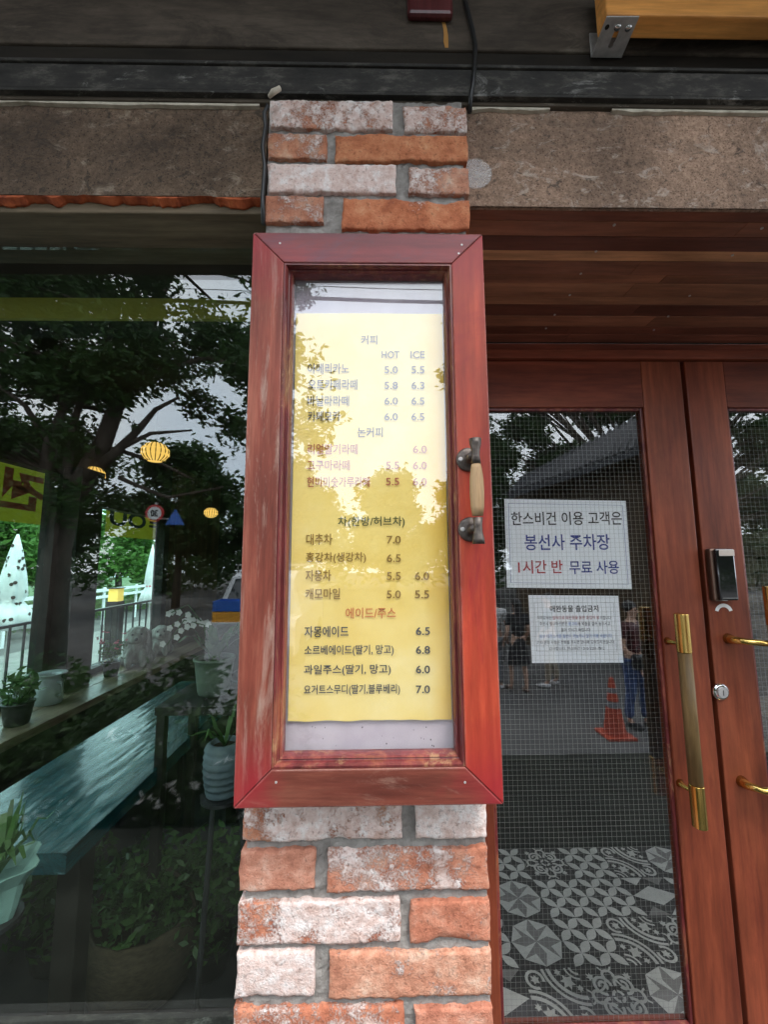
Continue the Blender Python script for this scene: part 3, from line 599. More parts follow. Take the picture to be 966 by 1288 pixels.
# maroon block, cable, foam tip
p0, p1 = PY(512, 27, .661), PY(569, 27, .661)
tag(box('maroon_block', M['maroon'], p0.x, p1.x, .648, .6632, p0.z, p0.z + .09, bev=.006), 'glossy maroon wooden block end hanging from the top edge above the pillar', 'block')
cb = [PY(578, -40, .656), PY(586, 5, .657), PY(595, 40, .657), PY(598, 60, .657), PY(597, 85, .650), PY(595, 105, .652), PY(592, 122, .657), PY(591, 142, .668)]
tag(MB().tube(cb, .0042, 10).build('black_cable', M['cable'], smooth=True), 'black cable hanging down beside the pillar top', 'cable')
vb = MB()
pts = [PY(337, 132, .64), PY(332, 142, .645), PY(334, 160, .645), PY(330, 185, .645), PY(333, 210, .648), PY(330, 250, .65), PY(331, 282, .65)]
tag(vb.tube(pts, .0038, 8).build('black_cable', M['cable'], smooth=True), 'thin black cable running down the left edge of the brick pillar', 'cable')
tag(MB().tube([PY(338, 122, .63), PY(343, 116, .628), PY(352, 111, .63)], [.003, .005, .004], 8).build('foam_plug', M['cement'], smooth=True), 'pale dried foam tip sticking out above the pillar corner', 'foam')
# clear round disc on the granite
c = PY(598, 218, YG - .004)
tag(MB().lathe([(.031, 0), (.031, .002)], (c.x, YG - .0045, c.z), 'Y', 32).lathe([(.004, -.001), (.004, .0)], (c.x + .002, YG - .0045, c.z), 'Y', 12).build('round_disc', M['disc']), 'clear round plastic disc stuck on the granite beside the pillar', 'disc')

# left window head: foam strip, soffit board
nfo = 500; vs = []; fx1 = XL - .012
for i in range(nfo + 1):
    X = XWL + (fx1 - XWL) * i / nfo; a = .009 + mn.noise(Vector((X * 14, 3, 0))) * .013 + mn.noise(Vector((X * 50, 3, 0))) * .007 + mn.noise(Vector((X * 160, 3, 0))) * .003; a = max(.0015, a)
    for (yy, z_) in ((YG + .001, zgl0 - .0005), (YG - .002, zgl0 - a * .5), (YG + .008, zgl0 - a), (YG + .03, zgl0 - a * .8), (YG + .03, zgl0 - .0005)): vs.append((X, yy, z_))
fs = [(i * 5 + a, i * 5 + (a + 1) % 5, (i + 1) * 5 + (a + 1) % 5, (i + 1) * 5 + a) for i in range(nfo) for a in range(5)]
tag(MB().add(vs, fs).build('foam_strip', M['foam']), 'ragged orange foam strip under the dark granite over the window', 'foam')
zw0 = zgl0 - .024
YW = PZ(160, 311, zw0).y                                     # window glass plane
ws = thing('wooden_lintel', (0, YG, zw0), 'weathered brown board forming the head of the café window', 'lintel')
box('head_board', M['oldwood'], XWL, XL + .003, YG + .012, YW + .05, zw0, zgl0 - .001, ws, bev=.003)

# ------------------------------------------------------------------ café window (left of pillar)
zwb = PY(160, 1287, YW).z - .022
fw = thing('cafe_window', (-1.0, YW, zwb), 'large dark café window full of reflected trees left of the pillar', 'window')
box('pane', M['glass_win'], XLW, XL + .04, YW, YW + .008, zwb + .001, zw0 - .001, fw)
box('window_frame', M['black_metal'], XWL, XL + .003, YW - .03, YW + .04, zwb - .05, zwb, fw, bev=.003)
tag(box('window_base_wall', M['paving'], XWL, XL + .003, .68, YW + .03, -.02, zwb - .051), 'low wall under the café window', 'wall')
tag(box('yellow_beam', M['yellowbar'], XLW + .001, XL + .02, 1.0, 1.01, PY(160, 401, 1.0).z, PY(160, 375, 1.0).z), 'mustard yellow painted bar across the top of the café window', 'beam')
tag(box('roller_blind', M['dark_room'], XLW + .001, XL + .02, 1.01, 1.20, PY(160, 375, 1.0).z + .002, 2.75), 'dark board above the mustard yellow bar inside the window', 'board')

# ------------------------------------------------------------------ doorway: soffit planks
sf = thing('doorway_soffit', (1, .9, zg0), 'soffit of narrow brown planks above the doorway', 'soffit')
edges = [262, 279, 298, 316, 329, 346, 357, 374, 384, 398, 411, 421, 431]
cols = [tuple(q * 1.15 * f for q, f in zip(c, (1.12, 1, .9))) for c in [(0.179, 0.071, 0.046), (0.273, 0.122, 0.076), (0.126, 0.05, 0.036), (0.567, 0.326, 0.179), (0.179, 0.084, 0.055), (0.221, 0.105, 0.065), (0.252, 0.13, 0.08), (0.294, 0.158, 0.095), (0.137, 0.055, 0.038), (0.231, 0.109, 0.069), (0.168, 0.067, 0.046), (0.21, 0.084, 0.059)]]
ys = [PZ(760, e, zg0).y for e in edges]; ys[0] = YG + .009
for k in range(12):
    a, b = ys[k], ys[k + 1]
    if b <= a + .004: continue
    dz = random.uniform(0, .0012)
    segs = [(XR - .01, XWR)] if k in (0, 2, 3) else [(XR - .01, random.uniform(.55, 1.0)), None]
    if segs[-1] is None: segs = [segs[0], (segs[0][1] + .0008, XWR)]
    for (xa, xb) in segs:
        o = box('plank', M['plank'], xa, xb, a + .0006, b - .0006, zg0 + dz, zg0 + .02, sf, bev=.0008)
        f = random.uniform(.8, 1.15); o.color = (*[q * f for q in cols[k]], 1)
for k in range(11):      # nail heads
    px, py = [(773, 283), (959, 287), (750, 316), (922, 321), (731, 344), (717, 371), (868, 372), (698, 396), (841, 398), (823, 415), (687, 413)][k]
    p = PZ(px, py, zg0); MB().lathe([(.0026, -.0012), (.0026, .003)], p, 'Z', 10).build('nail_head', M['steel'], sf)
YS = ys[-1]
# door frame
zdh0 = PY(760, 454, YD).z; zdh1 = zg0
df = thing('door_frame', (1, YD, 0), 'dark red wooden frame around the double doors', 'door frame')
box('head_upper', M['door_h'], XR - .01, XWR, YS + .001, YS + .03, zg0 - .030, zg0 - .002, df, bev=.002)
box('head_lower', M['door_h'], XR - .01, XWR, YD - .012, YD + .07, zdh0 + .003, zg0 - .031, df, bev=.002)
xj = PY(613, 1150, YD).x
box('jamb', M['door'], XR - .004, xj - .004, YD - .012, YD + .07, 0.0, zdh0 + .002, df, bev=.002)
box('threshold', M['door_h'], XR - .004, XWR, YD - .03, YD + .09, -.011, .018, df, bev=.002)

def door(x0, x1, gx0, gx1, zt, gz0, gz1, y, label, hdl=None):
    t = thing('door', ((x0 + x1) / 2, y, 0.02), label, 'door', 'double doors of the café'); yb = y + .042
    zb = .02
    s1 = box('stile', M['door'], x0, gx0, y, yb, zb, zt, t, bev=.003)
    s2 = box('stile', M['door'], gx1, x1, y, yb, zb, zt, t, bev=.003)
    box('top_rail', M['door_h'], gx0 + .0006, gx1 - .0006, y + .0008, yb, gz1, zt - .0005, t, bev=.002)
    box('bottom_rail', M['door_h'], gx0 + .0006, gx1 - .0006, y + .0008, yb, zb, gz0, t, bev=.002)
    b = MB(); e = .009      # glazing bead
    for (a, c_, d, f_) in ((gx0, gx0 + e, gz0, gz1), (gx1 - e, gx1, gz0, gz1), (gx0 + e, gx1 - e, gz0, gz0 + e), (gx0 + e, gx1 - e, gz1 - e, gz1)):
        b.box(a + .0005, c_ - .0003, y + .007, y + .018, d + .0005, f_ - .0005)
    b.build('glazing_bead', M['mould'], t, bev=.002)
    box('pane', M['glass_door'], gx0 + .001, gx1 - .001, y + .0190, y + .0205, gz0 + .001, gz1 - .001, t)
    wv = MB(); st = .0131; r = .00023; yw = y + .0218
    X = gx0 + .006
    while X < gx1: wv.box(X - r, X + r, yw - r, yw + r, gz0 + .002, gz1 - .002); X += st
    Z = gz0 + .007
    while Z < gz1: wv.box(gx0 + .002, gx1 - .002, yw - 2.2 * r, yw - 1.02 * r, Z - r, Z + r); Z += st
    o = wv.build('wire_mesh', M['wire'], t); o['kind'] = 'stuff'
    return t
gxL = PY(618, 900, YD).x; gxR = PY(816, 590, YD).x * .5 + PY(841, 860, YD).x * .5
sxR = PY(873, 620, YD).x * .5 + PY(903, 960, YD).x * .5
gz1 = PY(720, 512, YD).z; gz0 = PY(740, 1288, YD).z - .022
d1 = door(xj - .002, sxR, gxL, gxR, zdh0, gz0, gz1, YD, 'red wooden door with wired glass and two paper notices')
x2a = PY(878.5, 620, YD).x * .5 + PY(909, 960, YD).x * .5
g2a = PY(927, 600, YD).x * .5 + PY(952, 860, YD).x * .5
d2 = door(x2a, XWR - .4, g2a, XWR - .52, zdh0, gz0, gz1, YD, 'red wooden door with the black keypad lock')

def pull(t, cx, ztop_, zbot_, out, lean=0, side=1):
    """vertical pull: brass caps, wooden grip, two curved arms; out = stand-off in front (negative Y)"""
    y = YD - out; L = ztop_ - zbot_; cap = L * .195; r = .0175
    h = MB().tube([(cx, y, zbot_ + cap), (cx, y, ztop_ - cap)], r * .93, 20).build('grip', M['grip_d'], t, True)
    for (a, b) in ((ztop_ - cap, ztop_), (zbot_, zbot_ + cap)):
        c_ = MB().lathe([(r * .6, a), (r, a + .002), (r, b - .002), (r * .6, b)], (cx, y, 0), 'Z', 24).build('brass_cap', M['brass'], t, False)
        bevel(c_, .001)
    for zc in (ztop_ - cap * .8, zbot_ + cap * .75):
        yy = YD if out > 0 else YD + .042
        MB().tube([(cx, y, zc), (cx - .003 * side, y + out * .4, zc + .001), (cx - .004 * side, y + out * .8, zc - .001), (cx - .004 * side, yy, zc)], [.0055, .0065, .007, .0110], 12).build('brass_arm', M['brass'], t, True)
hx = PY(869, 905, YD - .055).x
zt_, zb_ = PY(853, 771, YD - .055).z, PY(880, 1041, YD - .055).z
h1 = MB(); pull(d1, hx, zt_, zb_, .055)
pull(d1, PY(832, 905, YD + .10).x + .012, zt_ - .0, zb_ + .01, -.09, side=-1)
hx2 = PY(964, 735, YD - .06).x + .012
def pull2(t):
    y = YD - .06; r = .0175; cap = (zt_ - zb_) * .2
    zt2 = PY(960, 737, y).z; zb2 = zt2 - (zt_ - zb_)
    MB().tube([(hx2, y, zb2 + cap), (hx2, y, zt2 - cap)], r * .93, 20).build('grip', M['grip_d'], t, True)
    for (a, b) in ((zt2 - cap, zt2), (zb2, zb2 + cap)):
        MB().lathe([(r * .6, a), (r, a + .002), (r, b - .002), (r * .6, b)], (hx2, y, 0), 'Z', 24).build('brass_cap', M['brass'], t)
    for (px, py) in ((920, 804), (937, 985)):
        q = PY(px, py, YD - .01)
        MB().tube([(q.x, YD, q.z), (q.x, YD - .022, q.z), (q.x + .014, YD - .045, q.z + .0), (hx2 - .004, y, q.z - .004)], [.0150, .0105, .0085, .0080], 14).build('brass_arm', M['brass'], t, True)
pull2(d2)
# keypad lock
a, b = PY(894, 690, YD - .02), PY(927, 756, YD - .02)
lk = box('keypad_lock', M['bronze'], a.x - .002, b.x - .004, YD - .020, YD, b.z, a.z, d2, bev=.005)
kx0, kx1 = a.x + .006, b.x - .0005
box('lock_screen', M['lockblack'], kx0, kx1, YD - .030, YD - .0205, b.z + .002, a.z - .001, lk, bev=.004)
box('lock_plate', M['champagne'], kx0 + .008, kx1 - .001, YD - .0315, YD - .0302, a.z - .021, a.z - .004, lk, bev=.0006)
box('lock_lip', M['chrome'], kx0 + .006, kx1 - .004, YD - .0312, YD - .0302, b.z + .0085, b.z + .0098, lk)
q = PY(911, 766, YD - .001)
st = MB(); vs = []
for i in range(13):
    an = R(200) - R(220) * i / 12 * 1.0; an = R(165 - 150 * i / 12)
    for rr in (.016, .026): vs.append((q.x + rr * math.cos(an), YD - .0006, q.z - .011 + rr * math.sin(an)))
st.add(vs, [(2 * i, 2 * i + 1, 2 * i + 3, 2 * i + 2) for i in range(12)]).build('white_sticker', M['white'], d2)
q = PY(909, 871, YD - .008)
kc = MB().lathe([(.0225, 0), (.0225, -.004), (.0185, -.008), (.0150, -.0085)], (q.x, YD - .0005, q.z), 'Y', 32).build('key_cylinder', M['chrome'], d2, False); bevel(kc, .0008)
MB().lathe([(.0135, -.0002), (.0135, -.003)], (q.x, YD - .009, q.z), 'Y', 24).build('key_plug', M['steel'], kc)
MB().box(q.x - .0008, q.x + .0008, YD - .0126, YD - .0121, q.z - .007, q.z + .007).build('keyway', M['gap'], kc)

# ------------------------------------------------------------------ notices on the door (behind the wires)
YN = YD + .0235
def sheet(corners, label, Y, lift=.0006, cat='notice'):
    c = [PY(px, py, Y) for px, py in corners]
    t = thing('paper_notice', ((c[0].x + c[1].x) / 2, Y, c[3].z), label, cat)
    c2 = [p + Vector((0, lift, 0)) for p in c]
    MB().hexa([c[3], c[2], c2[2], c2[3], c[0], c[1], c2[1], c2[0]]).build('sheet', M['whitepaper'], t)
    return t, c
n1, c = sheet([(634.5, 627.5), (787.5, 630), (795.5, 741), (638, 739)], 'white parking notice with blue border taped inside the wired glass', YN)
def border(corn, Y, w_, m, parent):
    c = [PY(px, py, Y) for px, py in corn]; b = MB()
    ctr = sum(c, Vector()) / 4
    for i in range(4):
        p, q = c[i], c[(i + 1) % 4]
        def inn(v): return v + (ctr - v).normalized() * w_ * 1.6
        b.add([p, q, inn(q), inn(p)], [(0, 1, 2, 3)])
    b.build('printed_border', m, parent)
border([(639.5, 633), (783.5, 635.5), (791, 735), (642.5, 733)], YN - .0003, .0009, INK['navy'], n1)
Yt = YN - .0004
ptext('한스비건 이용 고객은', 643, 782.5, 652, 17, Yt, INK['black'], n1)
ptext('봉선사 주차장', 660, 767.5, 682, 20, Yt, INK['navy'], n1)
ptext('1시간 반', 652, 708, 713, 17, Yt, INK['crimson'], n1)
ptext('무료 사용', 716.5, 779, 713.5, 17, Yt, INK['navy'], n1)
n2, c = sheet([(665, 748.5), (778, 749.5), (785, 833.5), (669.5, 834)], 'smaller white no-pets notice with small print under the parking notice', YN)
border([(672, 757.5), (772, 758), (776.5, 820), (675.5, 819.5)], YN - .0003, .0004, INK['grey'], n2)
ptext('애완동물 출입금지', 692, 753, 765.5, 8.2, Yt, INK['black'], n2)
small = [('저희업소는', 676, 694, 776.8, 'slate'), ('법적으로 애완동물 동반 출입이 불', 695.5, 754, 776.8, 'crimson'), ('가합니다', 755, 769, 777, 'slate'),
         ('주문시 필요하신분은', 679, 714, 784.5, 'slate'), ('문고리', 715.5, 726, 784.5, 'blue'), ('에 목줄을 걸어 놓으시고', 727, 768, 784.5, 'slate'),
         ('들어 오시기 바랍니다', 706, 743, 792.2, 'slate'), ('외부 테라스석은 동반이 가능하니 많이 이용 바랍니다.', 679, 771, 800, 'blue'),
         ('기타 문의 사항은 전화를 주시면 안내해 도와드리겠습니다.', 676, 774, 807.8, 'slate'), ('감사합니다. 한스비건 / 010-5201-7812', 691, 761, 815.5, 'slate')]
for s, l, r, y, k in small: ptext(s, l, r, y, 4.6, Yt, INK[k], n2, bold=0.0)

# ------------------------------------------------------------------ MENU CASE
OL, OR_ = PY(305.5, 650, YF).x, PY(620.5, 650, YF).x
OT, OB = PY(464, 293, YF).z, PY(464, 1015, YF).z
IL, IR = PY(348.5, 650, YF).x, PY(577, 650, YF).x
IT, IB = PY(464, 330.5, YF).z, PY(464, 967, YF).z
mc = thing('menu_case', ((OL + OR_) / 2, YF, OB), 'red wooden glazed menu case mounted on the brick pillar', 'menu case')
YK = .643
def mit(name, quad, m):
    f = [Vector((x, YF, z)) for x, z in quad]; b_ = [Vector((x, YK, z)) for x, z in quad]
    return MB().hexa([f[0], f[1], b_[1], b_[0], f[3], f[2], b_[2], b_[3]]).build(name, m, mc, bev=.0018)
g = .0003
oz = OB; add_corner_red(M['case_l'], 2, (OT - OB) / 2 * 1 + .0, (OT - OB) / 2, .70)
add_corner_red(M['case_b'], 0, 0, (OR_ - OL) / 2, .62)
add_corner_red(M['case_r'], 2, (OT - OB) / 2, (OT - OB) / 2, .72)
mit('stile', [(OL, OB + g), (IL, IB + g), (IL, IT - g), (OL, OT - g)], M['case_l'])
mit('stile', [(IR, IB + g), (OR_, OB + g), (OR_, OT - g), (IR, IT - g)], M['case_r'])
mit('top_rail', [(IL + g, IT), (IR - g, IT), (OR_ - g, OT), (OL + g, OT)], M['case_t'])
mit('bottom_rail', [(OL + g, OB), (OR_ - g, OB), (IR - g, IB), (IL + g, IB)], M['case_b'])
# moulding: stepped profile, mitred all round
GL, GR = PY(363.5, 650, YF + .022).x, PY(564.5, 650, YF + .022).x
GT, GB = PY(464, 350, YF + .022).z, PY(464, 945, YF + .022).z
prof = [(0.0, .004), (.05, .0018), (.28, .0015), (.45, .006), (.52, .011), (.62, .0115), (.75, .010), (.9, .013), (1.0, .021), (1.0, .028)]
def ringpt(t):
    return [(IL + (GL - IL) * t, IB + (GB - IB) * t), (IR + (GR - IR) * t, IB + (GB - IB) * t), (IR + (GR - IR) * t, IT + (GT - IT) * t), (IL + (GL - IL) * t, IT + (GT - IT) * t)]
for side in range(4):
    vs = []
    for (t, d) in prof:
        r4 = ringpt(t); a, b = r4[side], r4[(side + 1) % 4]
        vs += [(a[0], YF + d, a[1]), (b[0], YF + d, b[1])]
    fs = [(2 * i, 2 * i + 1, 2 * i + 3, 2 * i + 2) for i in range(len(prof) - 1)]
    MB().add(vs, fs).build('moulding', M['mould'], mc)
box('back_panel', M['board'], IL - .003, IR + .003, .612, .640, IB - .003, IT + .003, mc)
box('pane', M['glass_case'], GL - .004, GR + .004, YF + .0225, YF + .0245, GB - .004, GT + .004, mc)
# handle of the case
def case_handle():
    hc = PY(600, 618, YF - .032); yh = YF - .032
    zt, zb = PY(599, 552, yh).z, PY(600, 684, yh).z; L = zt - zb
    g0, g1 = zt - L * .238, zb + L * .262
    h = MB().lathe([(.0060, g0), (.0075, g0 - L * .05), (.0093, g0 - L * .15), (.0098, g0 - L * .28), (.0090, g0 - L * .42), (.0072, g1)], (hc.x, yh, 0), 'Z', 20).build('handle', M['grip'], mc, True)
    for zc, s in ((zt, -1), (zb, 1)):
        MB().lathe([(.0084, zc), (.0078, zc + s * L * .05), (.0057, zc + s * L * .12), (.0055, zc + s * L * .17), (.0068, zc + s * L * .245)], (hc.x, yh, 0), 'Z', 20).build('end_ferrule', M['iron'], h, True)
        zr = zc + s * L * .15
        MB().lathe([(.0175, 0), (.0175, -.0018), (.0150, -.0035), (.0080, -.0045), (.0060, -.012), (.0055, -.030)], (hc.x - .0035, YF - .0004, zr), 'Y', 28).build('rosette', M['iron'], h, True)
        for dx in (-.0115, .0115):
            sc_ = MB().lathe([(.0034, -.0), (.0034, -.0016), (.0022, -.0026)], (hc.x - .0035 + dx, YF - .0032, zr), 'Y', 14).build('screw', M['steel'], h)
case_handle()
# nails on frame face
for (px, py) in ((581, 306), (577, 317)):
    p = PY(px, py, YF); 
for (px, py) in ((581, 308), (577, 319), (352, 306), (347, 984), (585, 984)):
    p = PY(px, py, YF); MB().lathe([(.0017, .0003), (.0015, -.0006)], (p.x, YF, p.z), 'Y', 10).build('nail_head', M['steel'], mc)
dr = random.Random(4)
for k in range(16):        # small dark specks stuck to the lilac backboard and the paper
    px, py = dr.uniform(362, 560), dr.uniform(912, 944); p = PY(px, py, .6115); s_ = dr.uniform(.0004, .0010)
    MB().ball((p.x, .6116, p.z), (s_, .0004, s_ * 1.3), 6, 4).build('speck', INK['grey'], mc)
YP = .6065
pl, pr = PY(367, 650, YP).x, PY(562.5, 650, YP).x
pt, pb = PY(464, 394, YP).z, PY(464, 906.5, YP).z
mp_ = thing('menu_sheet', ((pl + pr) / 2, YP, pb), 'yellow paper menu with prices inside the glazed case', 'menu')
nx, nz = 40, 60; vs = []
for j in range(nz + 1):
    for i in range(nx + 1):
        u = i / nx; v = j / nz; X = pl + (pr - pl) * u; Z = pb + (pt - pb) * v
        edge = math.exp(-v * 25); Y = YP + .0008 + mn.noise(Vector((X * 20, Z * 9, 0))) * .0006 * (1 + 2 * edge)
        Z += mn.noise(Vector((X * 35, 0, 5))) * .0018 * edge
        vs.append((X, Y, Z))
fs = [(j * (nx + 1) + i, j * (nx + 1) + i + 1, (j + 1) * (nx + 1) + i + 1, (j + 1) * (nx + 1) + i) for j in range(nz) for i in range(nx)]
MB().add(vs, fs).build('sheet', M['paper'], mp_, True)
YT = YP - .0009
HH, ICE = (483.5, 500), (517.3, 533.5)
def line(s, l, r, y, k, h=13.2): ptext(s, l, r, y, h, YT, INK[k], mp_)
line('커피', 454, 474.5, 427.5, 'grey', 11.5); line('HOT', 480, 502.5, 446, 'grey', 9); line('ICE', 516.5, 534.2, 446, 'grey', 9)
rows = [('아메리카노', 387, 439, 463.5, 'brown', '5.0', '5.5', 465), ('오트카페라떼', 387.5, 449.5, 483.5, 'brown', '5.8', '6.3', 484.7), ('바닐라라떼', 386.5, 439, 504, 'brown', '6.0', '6.5', 504.3), ('카페모카', 387, 428, 523.5, 'brown', '6.0', '6.5', 524)]
for s, l, r, y, k, a, b, yn in rows:
    line(s, l, r, y, k); line(a, 483.5, 500.5, yn, 'grey', 9.2); line(b, 517.5, 534, yn, 'grey', 9.2)
line('논커피', 449.5, 481.5, 543.7, 'brown', 12.5)
for s, l, r, y, a, b, yn in [('리얼딸기라떼', 387, 450, 564.8, None, '6.0', 565), ('고구마라떼', 385.8, 440, 585, '5.5', '6.0', 585.3), ('현미미숫가루라떼', 386, 465, 606, '5.5', '6.0', 605.7)]:
    line(s, l, r, y, 'red')
    if a: line(a, 485.5, 502.2, yn, 'red', 9.5)
    line(b, 519.5, 537, yn, 'red', 9.5)
line('차(한방/허브차)', 425, 509.2, 656.5, 'olive', 14)
for s, l, r, y, a, b in [('대추차', 385, 418, 678.3, '7.0', None), ('홍강차(생강차)', 384.6, 460.3, 701.5, '6.5', None), ('자몽차', 384, 416.5, 724, '5.5', '6.0'), ('캐모마일', 384, 427.7, 747, '5.0', '5.5')]:
    line(s, l, r, y, 'tan', 14); line(a, 486.5, 504.2, y + .5, 'tan', 10)
    if b: line(b, 522, 540, y + .5, 'tan', 10)
line('에이드/주스', 434.7, 498, 771, 'orange', 14)
for s, l, r, y, b in [('자몽에이드', 382.8, 438.3, 794.5, '6.5'), ('소르베에이드(딸기, 망고)', 382.8, 495.2, 818.2, '6.8'), ('과일주스(딸기, 망고)', 382, 491.7, 842.8, '6.0'), ('요거트스무디(딸기,블루베리)', 382, 503.2, 867.8, '7.0')]:
    line(s, l, r, y, 'slate', 14); line(b, 523.3, 541, y - .8, 'slate', 10)

# ------------------------------------------------------------------ pine beam and steel bracket, top right
zp0 = PY(900, 52, .615).z
pb0 = PY(764, 18, .604); YP1 = .604
bx = pb0.x
YP2 = PZ(850, 50, pb0.z).y
pn = thing('pine_beam', (bx, YP1, pb0.z), 'smooth yellow pine beam jutting in at the top right corner', 'beam')
box('beam_body', M['pine'], bx, XWR, YP1, min(YP2, .6625), pb0.z, pb0.z + .12, pn, bev=.003)
br = thing('steel_bracket', (bx, YP1, pb0.z), 'slotted zinc angle bracket under the end of the pine beam', 'bracket')
b = MB(); zb_k = pb0.z - .0018
cs = [PZ(764, 20, zb_k), PZ(804, 20, zb_k), PZ(783, 70, zb_k), PZ(744, 70, zb_k)]
# plate with slot: ring of quads around a slot outline
ctr = sum(cs, Vector()) / 4
ux = (cs[1] - cs[0] + cs[2] - cs[3]) / 4; uy = (cs[3] - cs[0] + cs[2] - cs[1]) / 4
N = 40; outer, inner = [], []
for i in range(N):
    a = 2 * math.pi * i / N; ca, sa = math.cos(a), math.sin(a)
    m_ = max(abs(ca), abs(sa)); outer.append(ctr + ux * (ca / m_) + uy * (sa / m_))
    sx_, sy_ = .13 * ca, .10 * sa + (.36 if sa > 0 else -.36); inner.append(ctr + ux * (sx_ * 1.2 - .02) + uy * (sy_ + .10))
for z_ in (0, 0.0022):
    pass
vs = outer + inner + [v - Vector((0, 0, .0022)) for v in outer] + [v - Vector((0, 0, .0022)) for v in inner]
fs = []
for i in range(N):
    j = (i + 1) % N
    fs += [(i, j, N + j, N + i), (2 * N + j, 2 * N + i, 3 * N + i, 3 * N + j), (i, 2 * N + i, 2 * N + j, j), (N + j, 3 * N + j, 3 * N + i, N + i)]
b.add(vs, fs).build('plate', M['steel'], br)
fy = cs[2].y
MB().box(min(cs[3].x, cs[2].x), max(cs[3].x, cs[2].x), fy, fy + .0022, zb_k - .002, zb_k + .05).build('upright', M['steel'], br)
for (px, py) in ((790.5, 35), (777, 34)):
    p = PZ(px, py, zb_k - .002); MB().lathe([(.0058, 0), (.0052, -.0022), (.0025, -.0034)], p, 'Z', 16).build('bolt_head', M['chrome'], br, True)
p = PZ(764, 34, zb_k - .0022); MB().lathe([(.0038, 0), (.0038, -.0006)], p, 'Z', 16).build('bolt_hole', M['gap'], br)

# ------------------------------------------------------------------ patterned floor tiles inside the door
T = .2
def arc(b, cx, cy, r0, r1, a0, a1, mi, n=14, z=.0006):
    vs = []
    for i in range(n + 1):
        a = R(a0 + (a1 - a0) * i / n)
        for r in (r0, r1): vs.append((cx + r * math.cos(a), cy + r * math.sin(a), z))
    h = .0985
    vs = [(max(-h, min(h, x)), max(-h, min(h, y)), z_) for x, y, z_ in vs]
    b.add(vs, [(2 * i, 2 * i + 1, 2 * i + 3, 2 * i + 2) for i in range(n)], mi)
def poly(b, pts, mi, z=.0006): b.add([(x, y, z) for x, y in pts], [tuple(range(len(pts)))], mi)
def lens(b, x0, y0, x1, y1, w_, mi=2, n=8):
    d = Vector((x1 - x0, y1 - y0)); L = d.length; t = d / L; nn = Vector((-t.y, t.x)); pts = []
    for i in range(n + 1): s = i / n; p = Vector((x0, y0)) + d * s + nn * w_ * math.sin(math.pi * s); pts.append((p.x, p.y))
    for i in range(n - 1, 0, -1): s = i / n; p = Vector((x0, y0)) + d * s - nn * w_ * math.sin(math.pi * s); pts.append((p.x, p.y))
    poly(b, pts, mi)
def leafshape(b, cx, cy, ang, s, mi=2):
    pts = [(0, -1), (.35, -.45), (.9, -.35), (.55, .05), (.75, .6), (.28, .4), (0, 1.05), (-.28, .4), (-.75, .6), (-.55, .05), (-.9, -.35), (-.35, -.45)]
    c_, s_ = math.cos(R(ang)), math.sin(R(ang)); poly(b, [(cx + (x * c_ - y * s_) * s, cy + (x * s_ + y * c_) * s) for x, y in pts], mi)
